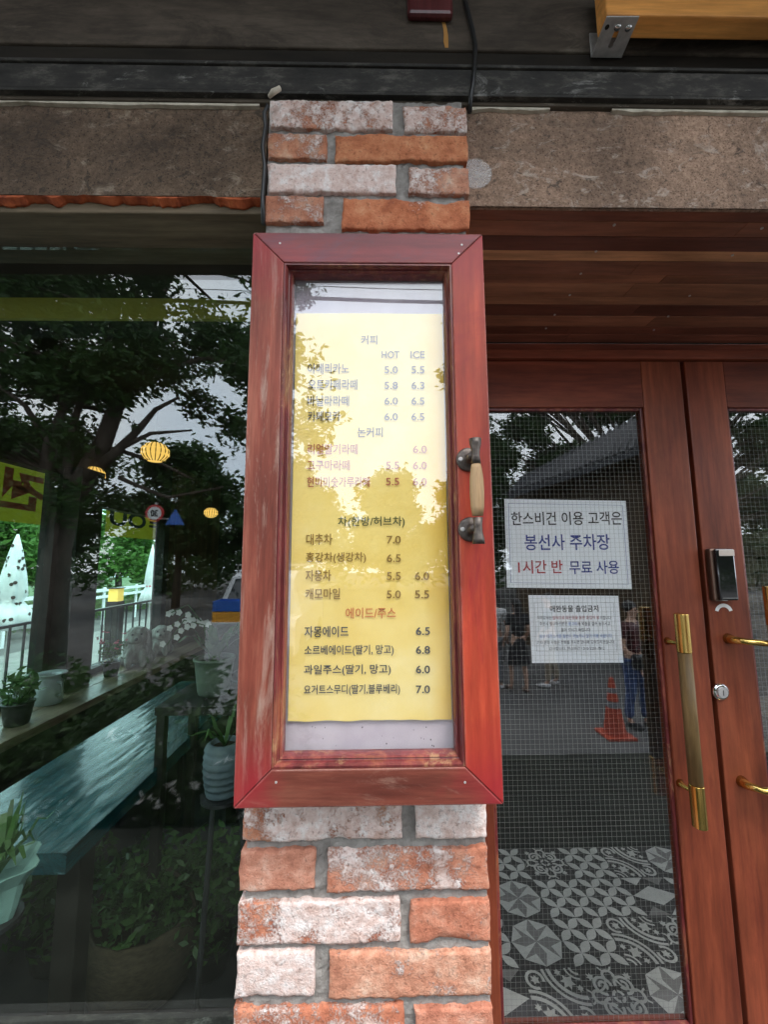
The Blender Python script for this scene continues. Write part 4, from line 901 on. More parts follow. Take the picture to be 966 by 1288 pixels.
def tmesh(kind):
    b = MB(); h = T / 2 - .0008; b.box(-h, h, -h, h, -.008, 0)
    H = .098
    if kind == 'star':
        for k in range(8):
            a = R(45 * k); a1, a2 = R(45 * k - 22.5), R(45 * k + 22.5); r1 = .052; r2 = .096
            tip = (r2 * math.cos(a), r2 * math.sin(a)); p1 = (r1 * math.cos(a1), r1 * math.sin(a1)); p2 = (r1 * math.cos(a2), r1 * math.sin(a2))
            poly(b, [(0, 0), p1, tip], 2 if k % 2 else 1); poly(b, [(0, 0), tip, p2], 1, .0007)
            n1_ = (r2 * math.cos(a + R(45)), r2 * math.sin(a + R(45)))
            poly(b, [tip, n1_, p2], 2, .0008)
    elif kind == 'petal':
        s = .0985
        for cx, cy in ((-s / 2, -s / 2), (s / 2, -s / 2), (-s / 2, s / 2), (s / 2, s / 2)):
            q = s / 2
            for (x0, y0, x1, y1) in ((cx - q, cy - q, cx, cy), (cx, cy, cx + q, cy + q), (cx - q, cy + q, cx, cy), (cx, cy, cx + q, cy - q)): lens(b, x0, y0, x1, y1, .0165)
    elif kind == 'lattice':
        for (cx, cy) in ((-.035, -.035), (.035, -.035), (-.035, .035), (.035, .035)):
            a0 = math.degrees(math.atan2(cy, cx))
            arc(b, cx, cy, .023, .033, a0 - 140, a0 + 140, 2); arc(b, cx, cy, .008, .017, a0 - 200, a0 + 60, 2)
        for k in range(4):
            a = 90 * k; c_, s_ = math.cos(R(a)), math.sin(R(a))
            arc(b, .066 * c_, .066 * s_, .015, .024, a - 120, a + 120, 2); arc(b, 0, 0, .012, .021, a + 8, a + 82, 2); arc(b, .098 * math.cos(R(a + 45)), .098 * math.sin(R(a + 45)), .050, .057, a + 180, a + 270, 2)
            leafshape(b, .082 * math.cos(R(a + 45)) * 1.12, .082 * math.sin(R(a + 45)) * 1.12, a - 45, .015)
            arc(b, .0 + .105 * c_, .105 * s_, .020, .026, a + 100, a + 260, 2)
    elif kind == 'flower':
        for cx, cy in ((-.098, -.098), (.098, .098)):
            a0 = 45 if cx < 0 else 225
            arc(b, cx, cy, .094, .107, a0 - 44, a0 + 44, 2, 24); arc(b, cx, cy, .116, .126, a0 - 44, a0 + 44, 2, 24); arc(b, cx, cy, .036, .043, a0 - 44, a0 + 44, 2)
            arc(b, cx, cy, .018, .026, a0 - 60, a0 + 60, 2)
            leafshape(b, cx + .068 * math.cos(R(a0)), cy + .068 * math.sin(R(a0)), a0 - 90, .027); leafshape(b, cx + .072 * math.cos(R(a0 + 33)), cy + .072 * math.sin(R(a0 + 33)), a0 - 60, .013); leafshape(b, cx + .072 * math.cos(R(a0 - 33)), cy + .072 * math.sin(R(a0 - 33)), a0 - 120, .013)
        for cx, cy in ((-.06, .06), (.06, -.06)):
            a0 = math.degrees(math.atan2(cy, cx)); arc(b, cx, cy, .024, .034, a0 - 150, a0 + 150, 2); leafshape(b, cx, cy, a0 - 90, .018)
    else:
        poly(b, [(-H, 0), (0, -.05), (H, 0), (0, .05)], 2); poly(b, [(-H, H), (-.05, .055), (0, H)], 2); poly(b, [(0, H), (.05, .055), (H, H)], 1)
        poly(b, [(-H, -H), (-.05, -.055), (0, -H)], 1); poly(b, [(0, -H), (.05, -.055), (H, -H)], 2)
    me = bpy.data.meshes.new('tile_' + kind); me.from_pydata(b.v, [], b.f)
    for m_ in (M['tile_d'], M['tile_m'], M['tile_l']): me.materials.append(m_)
    me.polygons.foreach_set('material_index', b.mi); me.update(); return me
TM = {k: tmesh(k) for k in ('star', 'petal', 'lattice', 'flower', 'cube')}
fl = thing('tiled_floor', (1, 1.8, 0), None, None); fl['kind'] = 'structure'
yfar = PZ(700, 1066, 0).y; x0t = PZ(635, 1164, 0).x
seq = [['cube', 'petal', 'lattice', 'petal', 'flower', 'star', 'petal', 'cube'], ['lattice', 'star', 'petal', 'petal', 'cube', 'petal', 'flower', 'star'],
       ['petal', 'star', 'petal', 'flower', 'lattice', 'flower', 'cube', 'petal'], ['cube', 'flower', 'lattice', 'star', 'petal', 'star', 'lattice', 'flower'],
       ['flower', 'cube', 'cube', 'petal', 'cube', 'flower', 'star', 'petal']]
for r_ in range(6):
    for c_ in range(-1, 8):
        k = seq[r_ % 5][c_ % 8]; off = {0: -.13, 1: .03, 2: 0, 3: .03, 4: -.05, 5: .02}[r_] * 0
        y = yfar - T * (r_ + .5)
        if y < YD + .1: continue
        o = link('tile', TM[k], fl, Vector((x0t + T * (c_ - .5), y, -.0015)) - ORG[fl]); o.rotation_euler[2] = R(90 * random.choice((0, 0, 2)))
# ribbed black mat beyond the tiles
mt = thing('ribbed_mat', (1, yfar + .3, 0), 'ribbed black mat lying beyond the patterned tiles', 'mat')
b = MB().box(.1, 2.4, yfar + .004, yfar + .9, -.011, -.002)
for k in range(20): b.box(.1, 2.4, yfar + .02 + k * .044, yfar + .04 + k * .044, -.0015, .006)
b.build('mat_surface', M['rubber'], mt)
# ================================================================== INSIDE THE CAFÉ
# teal counter
zt0 = .72; ny = PZ(70, 1073, zt0).y; fy_ = 2.6
tx0 = PZ(157, 900, zt0).x; tx1 = PZ(150, 1010, zt0).x
tb = thing('teal_table', ((tx0 + tx1) / 2, (ny + fy_) / 2, 0), 'long narrow teal lacquered table with rippled glossy top', 'table')
nxx, nyy = 24, 120; vs = []
for j in range(nyy + 1):
    for i in range(nxx + 1):
        X = tx0 + (tx1 - tx0) * i / nxx; Y = ny + (fy_ - ny) * j / nyy
        vs.append((X, Y, zt0 + mn.noise(Vector((X * 45, Y * 7, 0))) * .0016))
fs = [(j * (nxx + 1) + i, j * (nxx + 1) + i + 1, (j + 1) * (nxx + 1) + i + 1, (j + 1) * (nxx + 1) + i) for j in range(nyy) for i in range(nxx)]
MB().add(vs, fs).box(tx0, tx1, ny, fy_, zt0 - .05, zt0 - .002).build('tabletop', M['teal'], tb, False)
for (x, y) in ((tx0 + .04, ny + .1), (tx1 - .04, ny + .1), (tx0 + .04, fy_ - .1), (tx1 - .04, fy_ - .1)):
    box('leg', M['darkframe'], x - .03, x + .03, y - .03, y + .03, -.012, zt0 - .051, tb, bev=.003)

def blades(b, o, n, L, wd, up=1.0, seed=0, spread=1.0):
    rr = random.Random(seed)
    for k in range(n):
        a = rr.uniform(0, 2 * math.pi); l_ = L * rr.uniform(.6, 1.1); d = Vector((math.cos(a), math.sin(a), 0)) * spread * rr.uniform(.3, 1); s_ = Vector((-math.sin(a), math.cos(a), 0)) * wd
        vs = []; m = 6
        for i in range(m + 1):
            t = i / m; p = Vector(o) + d * l_ * t * .8 + Vector((0, 0, up * l_ * (t - .55 * t * t * rr.uniform(.6, 1.3)))); ww = math.sin(math.pi * min(1, .15 + t * .85)) if t < 1 else .02
            vs += [p - s_ * ww, p + s_ * ww]
        b.add(vs, [(2 * i, 2 * i + 1, 2 * i + 3, 2 * i + 2) for i in range(m)])
def leafball(b, c, r, n, s, seed=0, flat_=1.0):
    rr = random.Random(seed)
    for k in range(n):
        d = Vector((rr.gauss(0, 1), rr.gauss(0, 1), rr.gauss(0, 1))).normalized() * r * rr.uniform(.3, 1) ; d.z *= flat_
        p = Vector(c) + d; a = Vector((rr.gauss(0, 1), rr.gauss(0, 1), rr.gauss(0, .6))).normalized(); t = a.cross(Vector((rr.gauss(0, 1), rr.gauss(0, 1), rr.gauss(0, 1)))).normalized()
        q = s * rr.uniform(.6, 1.2); b.add([p - a * q, p + t * q * .45, p + a * q, p - t * q * .45], [(0, 1, 2, 3)])
def potted(name, o, r, h, potm, label, cat='plant', leafm='leaf_in', style='ball', L=.2, n=60, ls=.02, prof=None, extra=None, seed=1, ripple=0, rn=0, group=None):
    t = thing(name, o, label, cat, group); o = Vector(o)
    pr_ = prof or [(r * .72, 0), (r * .8, h * .1), (r * .95, h * .7), (r, h * .93), (r * 1.06, h * .94), (r * 1.06, h), (r * .93, h), (r * .9, h * .9)]
    MB().lathe(pr_, o, 'Z', 36 if rn else 24, ripple=ripple, rn=rn).build('pot', M[potm], t, True)
    MB().lathe([(r * .88, h * .86), (r * .88, h * .9)], o, 'Z', 16).build('soil', M['soil'], t)
    b = MB(); top = o + Vector((0, 0, h * .9))
    if style == 'ball': leafball(b, top + Vector((0, 0, L * .5)), L * .6, n, ls, seed); [b.tube([top, top + Vector((random.uniform(-1, 1), random.uniform(-1, 1), 1.3)) * L * .4], .002, 5) for _ in range(6)]
    else: blades(b, top, n, L, ls, seed=seed)
    b.build('foliage', M[leafm], t)
    if extra: extra(t, top)
    return t
# ribbed blue-grey pot, right by the pillar
p = PY(280, 998, 1.05)
pot_h = PY(280, 932, 1.05).z - p.z
rb_ = PY(296, 965, 1.05).x - PY(279, 965, 1.05).x
prof = [(.030, 0), (.038, .004)]
nr = 7
for k in range(nr):
    z_ = .006 + (pot_h - .012) * k / nr; rad = .036 + .010 * math.sin(math.pi * (k + .8) / (nr + 2.2)); dz = (pot_h - .012) / nr
    prof += [(rad, z_), (rad + .0022, z_ + dz * .45), (rad - .0005, z_ + dz * .95)]
prof += [(.036, pot_h - .003), (.034, pot_h), (.030, pot_h), (.029, pot_h * .8)]
stand_top = p.z
st_ = thing('plant_stand', (p.x, 1.05, -.012), 'thin dark stand holding the ribbed blue grey pot', 'stand')
MB().lathe([(.05, stand_top - .008), (.05, stand_top - .001)], (p.x, 1.05, 0), 'Z', 24).build('stand_top', M['blackpot'], st_)
for k in range(3):
    a = R(120 * k + 20); MB().tube([(p.x + .04 * math.cos(a), 1.05 + .04 * math.sin(a), stand_top - .008), (p.x + .12 * math.cos(a), 1.05 + .12 * math.sin(a), -.012)], .006, 8).build('leg', M['blackpot'], st_)
potted('ribbed_pot', (p.x, 1.05, stand_top), .034, pot_h, 'bluepot', 'ribbed blue grey pot with a thin plant beside the menu case', style='blade', L=.16, n=7, ls=.006, prof=prof, seed=3, ripple=.012, rn=18)
# orchid in a sage planter
p = PY(268, 872, 1.7); ph = .14
def orchid(t, top):
    st2 = MB()
    for k in range(3):
        a = [Vector((-.02, 0, 0)), Vector((.0, .02, 0)), Vector((.03, -.01, 0))][k]
        pts = [top + a, top + a + Vector((-.03 - .02 * k, 0, .14)), top + a + Vector((-.10 - .03 * k, .01, .22 - .03 * k)), top + a + Vector((-.19 - .02 * k, .02, .18 - .06 * k))]
        st2.tube(pts, .0025, 6)
        for j in range(6):
            fb = MB()
            c_ = pts[1].lerp(pts[3], j / 5.0) + Vector((random.uniform(-.02, .02), random.uniform(-.02, .02), .03 * (1 - abs(j - 2.5) / 3)))
            for q in range(5):
                an = 2 * math.pi * q / 5; d = Vector((math.cos(an), -.3, math.sin(an))) * .013; s_ = Vector((-math.sin(an), 0, math.cos(an))) * .0075
                fb.add([c_, c_ + d * .6 + s_, c_ + d * 1.1, c_ + d * .6 - s_], [(0, 1, 2, 3)])
            fb.build('flower', M['petal'], t)
    st2.build('stem', M['leaf_in'], t)
shz = p.z
potted('orchid', (p.x, 1.7, shz), .075, ph, 'sage', 'white flowering orchid in a large sage green pot', style='blade', L=.26, n=14, ls=.016, seed=5, extra=orchid)
st3 = thing('plant_stand', (p.x, 1.7, -.012), 'low dark shelf under the orchid pot', 'stand')
box('shelf_top', M['darkframe'], p.x - .15, p.x + .25, 1.55, 1.85, shz - .03, shz - .001, st3)
for (dx, dy) in ((-.13, -.13), (.23, -.13), (-.13, .13), (.23, .13)): box('leg', M['darkframe'], p.x + dx - .015, p.x + dx + .015, 1.7 + dy - .015, 1.7 + dy + .015, -.012, shz - .031, st3)
# sill items: enamel jug, black pot with pink flowers, two shaggy stone dogs
xs = sx1 + .13
def onsill(px): d = PX(px, 860, xs + .02); return (xs + .02, d.y, zs)
o = onsill(62); t = thing('enamel_jug', o, 'pale enamel milk jug standing on the window sill', 'jug')
MB().lathe([(.058, 0), (.062, .01), (.064, .05), (.058, .10), (.046, .125), (.046, .14), (.075, .152), (.072, .155), (.042, .142), (.042, .12)], o, 'Z', 28).build('body', M['enamel'], t, True)
MB().tube([Vector(o) + Vector((.055, -.02, .11)), Vector(o) + Vector((.09, -.035, .11)), Vector(o) + Vector((.095, -.035, .06)), Vector(o) + Vector((.062, -.02, .04))], .006, 8).build('handle', M['enamel'], t, True)
def flw(t, top):
    for k in range(14):
        b = MB(); leafball(b, top + Vector((random.uniform(-.08, .08), random.uniform(-.08, .08), random.uniform(.1, .2))), .012, 6, .011, k); b.build('flower', M['pink'], t)
o = onsill(138); potted('flower_pot', o, .05, .09, 'blackpot', 'small black pot with pink flowers on the window sill', L=.15, n=120, ls=.016, extra=flw)
o = onsill(3); potted('sill_plant', (o[0] + .08, o[1], zs), .06, .10, 'blackpot', 'dark leafy pot plant at the near end of the window sill', L=.15, n=160, ls=.025, seed=8)
def dog(px, s, label, yaw):
    o = Vector(onsill(px)); t = thing('stone_dog', o, label, 'figurine', 'shaggy stone dogs on the sill')
    bm = bmesh.new()
    def ell(c, r):
        m4 = Matrix.Translation(Vector(c)) @ Matrix.Diagonal((*r, 1)); bmesh.ops.create_icosphere(bm, subdivisions=3, radius=1, matrix=m4)
    for c_, r_ in (((0, 0, .09), (.075, .09, .09)), ((.0, -.045, .17), (.06, .06, .055)), ((0, -.09, .155), (.032, .035, .026)), ((.055, -.03, .15), (.016, .03, .05)), ((-.055, -.03, .15), (.016, .03, .05)),
                   ((.035, -.08, .05), (.022, .026, .055)), ((-.035, -.08, .05), (.022, .026, .055)), ((.06, .02, .035), (.035, .06, .038)), ((-.06, .02, .035), (.035, .06, .038)), ((.0, .1, .06), (.02, .03, .06))): ell([q * s for q in c_], [q * s for q in r_])
    for v in bm.verts:
        q = v.co.copy(); v.co += v.co.normalized() * mn.noise(Vector((q.x * 90, q.y * 90, q.z * 30))) * .009 * s
        if v.co.z < 0: v.co.z = 0
    me = bpy.data.meshes.new('body'); bm.to_mesh(me); bm.free(); me.materials.append(M['stonefig']); me.polygons.foreach_set('use_smooth', [True] * len(me.polygons))
    ob = link('body', me, t); ob.rotation_euler[2] = yaw
    rm = ob.modifiers.new('merge', 'REMESH'); rm.mode = 'VOXEL'; rm.voxel_size = .005; rm.use_smooth_shade = True
    cy, sy = math.cos(yaw), math.sin(yaw)
    for dx in (-.022, .022):
        MB().ball(o + Vector(((dx * cy + .098 * sy) * s, (dx * sy - .098 * cy) * s, .185 * s)), .006 * s, 8, 6).build('eye', M['blackpot'], t)
    MB().ball(o + Vector((.124 * sy * s, -.124 * cy * s, .162 * s)), .009 * s, 8, 6).build('nose', M['blackpot'], t)
dog(170, 1.25, 'larger shaggy stone dog sitting on the window sill', R(25)); dog(199, 1.05, 'smaller shaggy stone dog farther along the sill', R(25))
# near left: blades plant in a mint wrapped pot; basket with arched handle
p = PY(2, 1160, .95)
def wrap(t, top): pass
wz = PY(2, 1155, .95).z
ws3 = thing('plant_stand', (p.x - .02, .95, -.012), 'dark slim stand under the mint wrapped plant', 'stand')
MB().lathe([(.05, wz - .01), (.05, wz - .001)], (p.x - .02, .95, 0), 'Z', 20).build('stand_top', M['blackpot'], ws3); MB().tube([(p.x - .02, .95, -.012), (p.x - .02, .95, wz - .01)], .012, 8).build('leg', M['blackpot'], ws3)
mp2 = thing('wrapped_plant', (p.x - .02, .95, wz), 'spiky green plant in a pale mint paper wrap at the left edge', 'plant')
top_w = PY(2, 1090, .95).z
pr2 = [(.036, wz), (.042, wz + .02), (.052, top_w - .03), (.072, top_w), (.070, top_w + .001), (.045, top_w - .03)]
MB().lathe(pr2, (p.x - .02, .95, 0), 'Z', 30, ripple=.13, rn=5).build('paper_wrap', M['mint'], mp2, False)
b = MB(); blades(b, (p.x - .02, .95, top_w - .02), 22, .22, .007, seed=4, spread=.8); b.build('foliage', M['leaf_in'], mp2)
p = PZ(178, 1240, -.01)
BY = p.y; bz0 = -.0115
bk = thing('basket', (p.x, BY, bz0), 'dark round wicker basket of greenery with an arched handle', 'basket')
MB().lathe([(.12, 0), (.16, .04), (.18, .15), (.17, .25), (.16, .25), (.15, .06)], (p.x, BY, bz0), 'Z', 36, ripple=.02, rn=24).build('body', M['wicker'], bk, True)
zt3 = PY(175, 1088, BY).z; hp = []
for i in range(19): a = math.pi * i / 18; hp.append((p.x - .175 * math.cos(a), BY, .2 + (zt3 - .2) * math.sin(a)))
MB().tube(hp, .008, 8).build('handle', M['wicker'], bk, True)
b = MB(); leafball(b, (p.x, BY, .30), .17, 1100, .020, 11); blades(b, (p.x, BY, .2), 34, .36, .010, seed=9); b.build('foliage', M['leaf_in'], bk)
for (px, py, n_, sdd, lab) in ((70, 1210, 200, 21, 'low green foliage plant on the floor left of the wicker basket'), (262, 1215, 220, 22, 'low green foliage plant on the floor between the basket and the pillar')):
    q = PZ(px, py, -.01); potted('floor_plant', (q.x, q.y, -.0115), .09, .10, 'blackpot', lab, L=.34, n=n_ * 4, ls=.022, seed=sdd)
# lanterns
def lantern(px, py, Y, r, label):
    c_ = PY(px, py, Y); t = thing('lantern', (c_.x, Y, c_.z), label, 'lamp', 'small round glowing lanterns')
    prof = [(r * .30, -r * .72)]
    nr_ = 9
    for i in range(nr_):
        a = -R(60) + R(120) * i / (nr_ - 1); prof.append((r * math.cos(a) * (1.0 if i % 2 else .96), r * .8 * math.sin(a)))
    prof.append((r * .3, r * .72)); MB().lathe(prof, (c_.x, Y, c_.z), 'Z', 28, ripple=.02, rn=28).build('shade', M['lantern'], t, True)
    rb2 = MB()
    for i in range(18):
        a = 2 * math.pi * i / 18; rb2.tube([(c_.x + r * 1.02 * math.cos(a) * math.cos(e), Y + r * 1.02 * math.sin(a) * math.cos(e), c_.z + r * .82 * math.sin(e)) for e in (R(-60), R(-30), 0, R(30), R(60))], r * .035, 4)
    rb2.build('ribs', M['wicker'], t)
    MB().tube([(c_.x, Y, c_.z + r * .7), (c_.x, Y, 2.62)], .002, 5).build('cord', M['cable'], t)
lantern(195, 569, 2.6, .085, 'largest and highest glowing yellow lantern in the café')
lantern(117, 597, 2.7, .070, 'glowing yellow lantern nearest the left edge'); lantern(265, 645, 3.4, .056, 'small glowing yellow lantern nearest the menu case')
lantern(185, 663, 4.2, .022, 'tiny glowing yellow lantern low over the side window')  # glowing shape added for a small yellow reflection
# bedside style square lamp outside the window -> yellow lantern box on the terrace rail is below
# interior shelf wall far behind the door and stacked stone wall at right
sw = thing('stone_wall', (3.0, 3.2, 0), 'dark stacked stone wall inside behind the right door', 'wall')
MB().box(2.62, 4.0, 3.26, 3.4, -.01, 2.6).build('wall_core', M['soil'], sw)
row = 0; z = 0
me_cache = []
for k in range(6):
    b = MB(); bm = bmesh.new(); bmesh.ops.create_cube(bm, size=1); bmesh.ops.bevel(bm, geom=bm.edges[:], offset=.1, segments=1, affect='EDGES')
    for v in bm.verts: v.co += Vector((random.uniform(-.06, .06), random.uniform(-.06, .06), random.uniform(-.06, .06)))
    me = bpy.data.meshes.new('stone'); bm.to_mesh(me); bm.free(); me.materials.append(M['stone']); me_cache.append(me)
while z < 2.5:
    hh = random.uniform(.10, .17); x = 2.62
    while x < 3.95:
        ww = random.uniform(.2, .42); ww = min(ww, 4.0 - x)
        o = link('stone', random.choice(me_cache), sw, Vector((x + ww / 2, 3.22, z + hh / 2)) - ORG[sw]); o.scale = (ww * .96, .16, hh * .93)
        f = random.uniform(.6, 1.3); o.color = (f, f * .97, f * .92, 1); x += ww
    z += hh
# ================================================================== OUTSIDE, LEFT OF THE CAFÉ
tag(box('terrace', M['paving'], -4.2, sx0 - .001, .95, 14, STREET, -.05), kind='structure')
xr = -2.55; ra = thing('terrace_railing', (xr, 5, -.05), 'dark metal railing of thin bars outside the side windows', 'railing')
zr = PX(176, 756.6, xr).z
box('top_rail', M['blackpot'], xr - .02, xr + .02, 1.2, 9, zr - .02, zr, ra); box('bottom_rail', M['blackpot'], xr - .012, xr + .012, 1.2, 9, .03, .05, ra)
bme = MB().box(-.006, .006, -.006, .006, 0, zr - .071).build('baluster', M['blackpot']).data
bpy.data.objects.remove([o for o in C.objects if o.name == 'baluster'][0])
y = 1.25
while y < 8.9: link('baluster', bme, ra, Vector((xr, y, .0505)) - ORG[ra]); y += .12
# square lit lantern on the terrace
q = PX(145, 756, xr - .25)
lt = thing('lantern_box', (q.x, q.y, q.z - .02), 'square lit yellow lantern beyond the railing', 'lamp')
box('glow_panel', M['lantern'], q.x - .05, q.x + .05, q.y - .05, q.y + .05, q.z, q.z + .13, lt); box('base', M['darkframe'], q.x - .06, q.x + .06, q.y - .06, q.y + .06, -.05, q.z - .001, lt); box('cap', M['darkframe'], q.x - .06, q.x + .06, q.y - .06, q.y + .06, q.z + .131, q.z + .14, lt)
# banners (seen from behind)
def banner(y0, y1, z0, z1, X, label, s, ty0, ty1, tz, th, ink, bold=.03):
    t = thing('banner', (X, (y0 + y1) / 2, z0), label, 'banner', 'yellow banners outside the side windows')
    MB().box(X - .001, X + .001, y0, y1, z0, z1).build('cloth', M['banner'], t)
    text(s, ty0, ty1, tz, th, 0, ink, t, bold=bold, plane='YZ', Xp=X + .0025)
    MB().box(X - .012, X + .012, y0, y1, z1 + .0005, z1 + .012).build('rod', M['steel'], t)
XBn = -2.08
a = PX(0, 570, XBn); b = PX(0, 655, XBn); e = PX(66, 600, XBn)
banner(1.0, e.y, b.z, PX(66, 592, XBn).z, XBn, 'yellow banner with red lettering outside the nearer side window', '건', PX(58, 600, XBn).y, PX(2, 600, XBn).y, (a.z * .46 + b.z * .54) + .02, (a.z - b.z) * .62, INK['bannerred'], .04)
a = PX(134, 640, XBn); b = PX(206, 679, XBn)
banner(PX(133, 650, XBn).y, PX(208, 650, XBn).y, PX(170, 677, XBn).z, PX(170, 646, XBn).z, XBn, 'yellow banner with black lettering outside the farther side window', 'ㅌOU', PX(203, 650, XBn).y, PX(137, 650, XBn).y, PX(170, 655, XBn).z, .13, INK['bannerink'], .03)
# parasols
def parasol(px, X, ytop, ybot, r, label, dots):
    A = PX(px, ytop, X); B = PX(px, ybot, X); zt, zb = A.z, B.z; o = (X, A.y, STREET)
    t = thing('parasol', o, label, 'parasol', 'closed parasols on the terrace'); Y = A.y; H = zt - zb
    MB().tube([(X, Y, STREET), (X, Y, zt - .05)], .02, 10).build('pole', M['steel'], t)
    MB().lathe([(r * .05, zt), (r * .28, zt - H * .2), (r * .50, zt - H * .45), (r * .62, zt - H * .66), (r * .45, zt - H * .72), (r * .8, zt - H * .82), (r * 1.15, zb), (r * 1.05, zb)], (X, Y, 0), 'Z', 48, ripple=.12, rn=8).build('canopy', M['canvas'], t, True)
    MB().lathe([(r * .47, zt - H * .735), (r * .49, zt - H * .72), (r * .47, zt - H * .705)], (X, Y, 0), 'Z', 24).build('tie_strap', M['pink'] if not dots else M['canvas'], t)
    MB().lathe([(.25, STREET), (.25, STREET + .08), (.05, STREET + .1)], (X, Y, 0), 'Z', 20).build('base', M['paving'], t)
    if dots:
        b = MB()
        for k in range(60):
            a_ = random.uniform(0, 2 * math.pi); q = random.uniform(.12, .98)
            rr = r * (np.interp(q, [0, .2, .45, .66, .72, .82, 1], [.05, .28, .5, .62, .45, .8, 1.15])) * (1 + .12 * math.cos(8 * a_)) + .004
            c_ = Vector((X + rr * math.cos(a_), Y + rr * math.sin(a_), zt - H * q)); n_ = Vector((math.cos(a_), math.sin(a_), 0)); s_ = n_.cross(Vector((0, 0, 1)))
            b.add([c_ + (s_ * math.cos(u) + Vector((0, 0, 1)) * math.sin(u)) * .03 + n_ * .006 for u in [2 * math.pi * i / 10 for i in range(10)]], [tuple(range(10))])
        b.build('printed_dots', INK['brown'], t)
parasol(192, -5.8, 685, 757, .22, 'closed plain white parasol outside the farther side window', False)
parasol(22, -6.0, 672, 788, .30, 'closed white parasol with brown dots outside the nearer side window', True)
# low white guard rail and pale road beyond, bushes
gr2 = thing('guard_rail', (-11, 12, STREET), 'low white roadside guard rail beyond the terrace', 'guard rail')
MB().box(-10.04, -9.96, 5, 34, .35, .46).box(-10.04, -9.96, 5, 34, .12, .22).build('rail', M['carwhite'], gr2)
for k in range(15): box('post', M['carwhite'], -10.09, -10.041, 5.3 + 2 * k, 5.4 + 2 * k, STREET, .5, gr2)
tag(box('side_path', M['paving'], -9.2, -4.21, -2, 40, STREET, STREET + .02), kind='structure')
tag(box('verge', M['leaf_b'], -60, -14, -2, 60, STREET, STREET + .03), kind='structure')

# ================================================================== TREES
def leaves(n, centers, radii, size, seed, flat_=.75):
    r_ = np.random.default_rng(seed); k = r_.choice(len(centers), n, p=(radii ** 2 / (radii ** 2).sum())); c_ = centers[k]
    per = 9; nt_ = n // per + 1                  # leaves sit in rows along short twigs scattered round each clump
    kt = r_.choice(len(centers), nt_, p=(radii ** 2 / (radii ** 2).sum())); tc_ = centers[kt] + r_.normal(size=(nt_, 3)) * (radii[kt] * .52)[:, None] * np.array([1, 1, flat_])
    td = r_.normal(size=(nt_, 3)) + np.array([0, 0, -.5]); td /= np.linalg.norm(td, axis=1)[:, None]
    ti = np.arange(n) // per; along = ((np.arange(n) % per) / per - .5) * size * 5.5
    p = tc_[ti] + td[ti] * along[:, None] + r_.normal(size=(n, 3)) * size * .35
    a = r_.normal(size=(n, 3)) * np.array([1, 1, .5]); a /= np.linalg.norm(a, axis=1)[:, None]
    b = np.cross(a, r_.normal(size=(n, 3))); b /= np.linalg.norm(b, axis=1)[:, None]; s = (size * r_.uniform(.6, 1.25, n))[:, None]
    V = np.stack([p - a * s, p + b * s * .42, p + a * s, p - b * s * .42], 1).reshape(-1, 3)
    return V
def leafmesh(name, V, m, parent=None):
    n = len(V) // 4; me = bpy.data.meshes.new(name); me.vertices.add(len(V)); o3 = np.array(ORG[parent]) if parent else 0
    me.vertices.foreach_set('co', (V - o3).ravel()); me.loops.add(n * 4); me.loops.foreach_set('vertex_index', np.arange(n * 4, dtype=np.int32)); me.polygons.add(n)
    me.polygons.foreach_set('loop_start', np.arange(0, n * 4, 4, dtype=np.int32)); me.materials.append(m); me.update(calc_edges=True); me.validate(); return link(name, me, parent)
def tree(base, h, crown_r, n, size, label, m='leaf', clumps=26, seed=1, trunk_r=.16, lean=(0, 0), group=None, centers=None):
    t = thing('tree', base, label, 'tree', group); r_ = random.Random(seed); base = Vector(base)
    fork = base + Vector((lean[0] * .5, lean[1] * .5, h * .38)); top = base + Vector((lean[0], lean[1], h * .78))
    b = MB().tube([base, base.lerp(fork, .5) + Vector((.05, 0, 0)), fork, top], [trunk_r * 1.25, trunk_r, trunk_r * .85, trunk_r * .25], 10)
    if centers is None:
        cs = []; 
        for k in range(clumps):
            a = r_.uniform(0, 2 * math.pi); q = math.sqrt(r_.uniform(0.02, 1)); zf = r_.uniform(.36, 1)
            rr = crown_r * q * math.sin(math.pi * min(.97, .15 + zf * .75)); cs.append(base + Vector((lean[0] * zf + rr * math.cos(a), lean[1] * zf + rr * math.sin(a), h * zf)))
    else: cs = centers
    rad = [crown_r * r_.uniform(.16, .30) for _ in cs] if centers is None else [r_.uniform(.35, .62) for _ in cs]
    for c_ in cs:
        s = fork.lerp(top, r_.uniform(0, .8)); mid = s.lerp(c_, .5) + Vector((r_.uniform(-.2, .2), r_.uniform(-.2, .2), r_.uniform(0, .3)))
        b.tube([s, mid, c_], [trunk_r * .38, trunk_r * .2, trunk_r * .05], 6)
    b.build('trunk', M['bark'], t, True)
    leafmesh('crown', leaves(n, np.array([tuple(c_) for c_ in cs]), np.array(rad), size, seed), M[m], t); return t
YM = YW                                  # mirror plane of the café window
def V(px, py, Dv, mir=None):             # place that the glass shows at this point, Dv metres deep behind the glass image
    p = PY(px, py, Dv); return Vector((p.x, 2 * (mir or YM) - Dv, p.z))
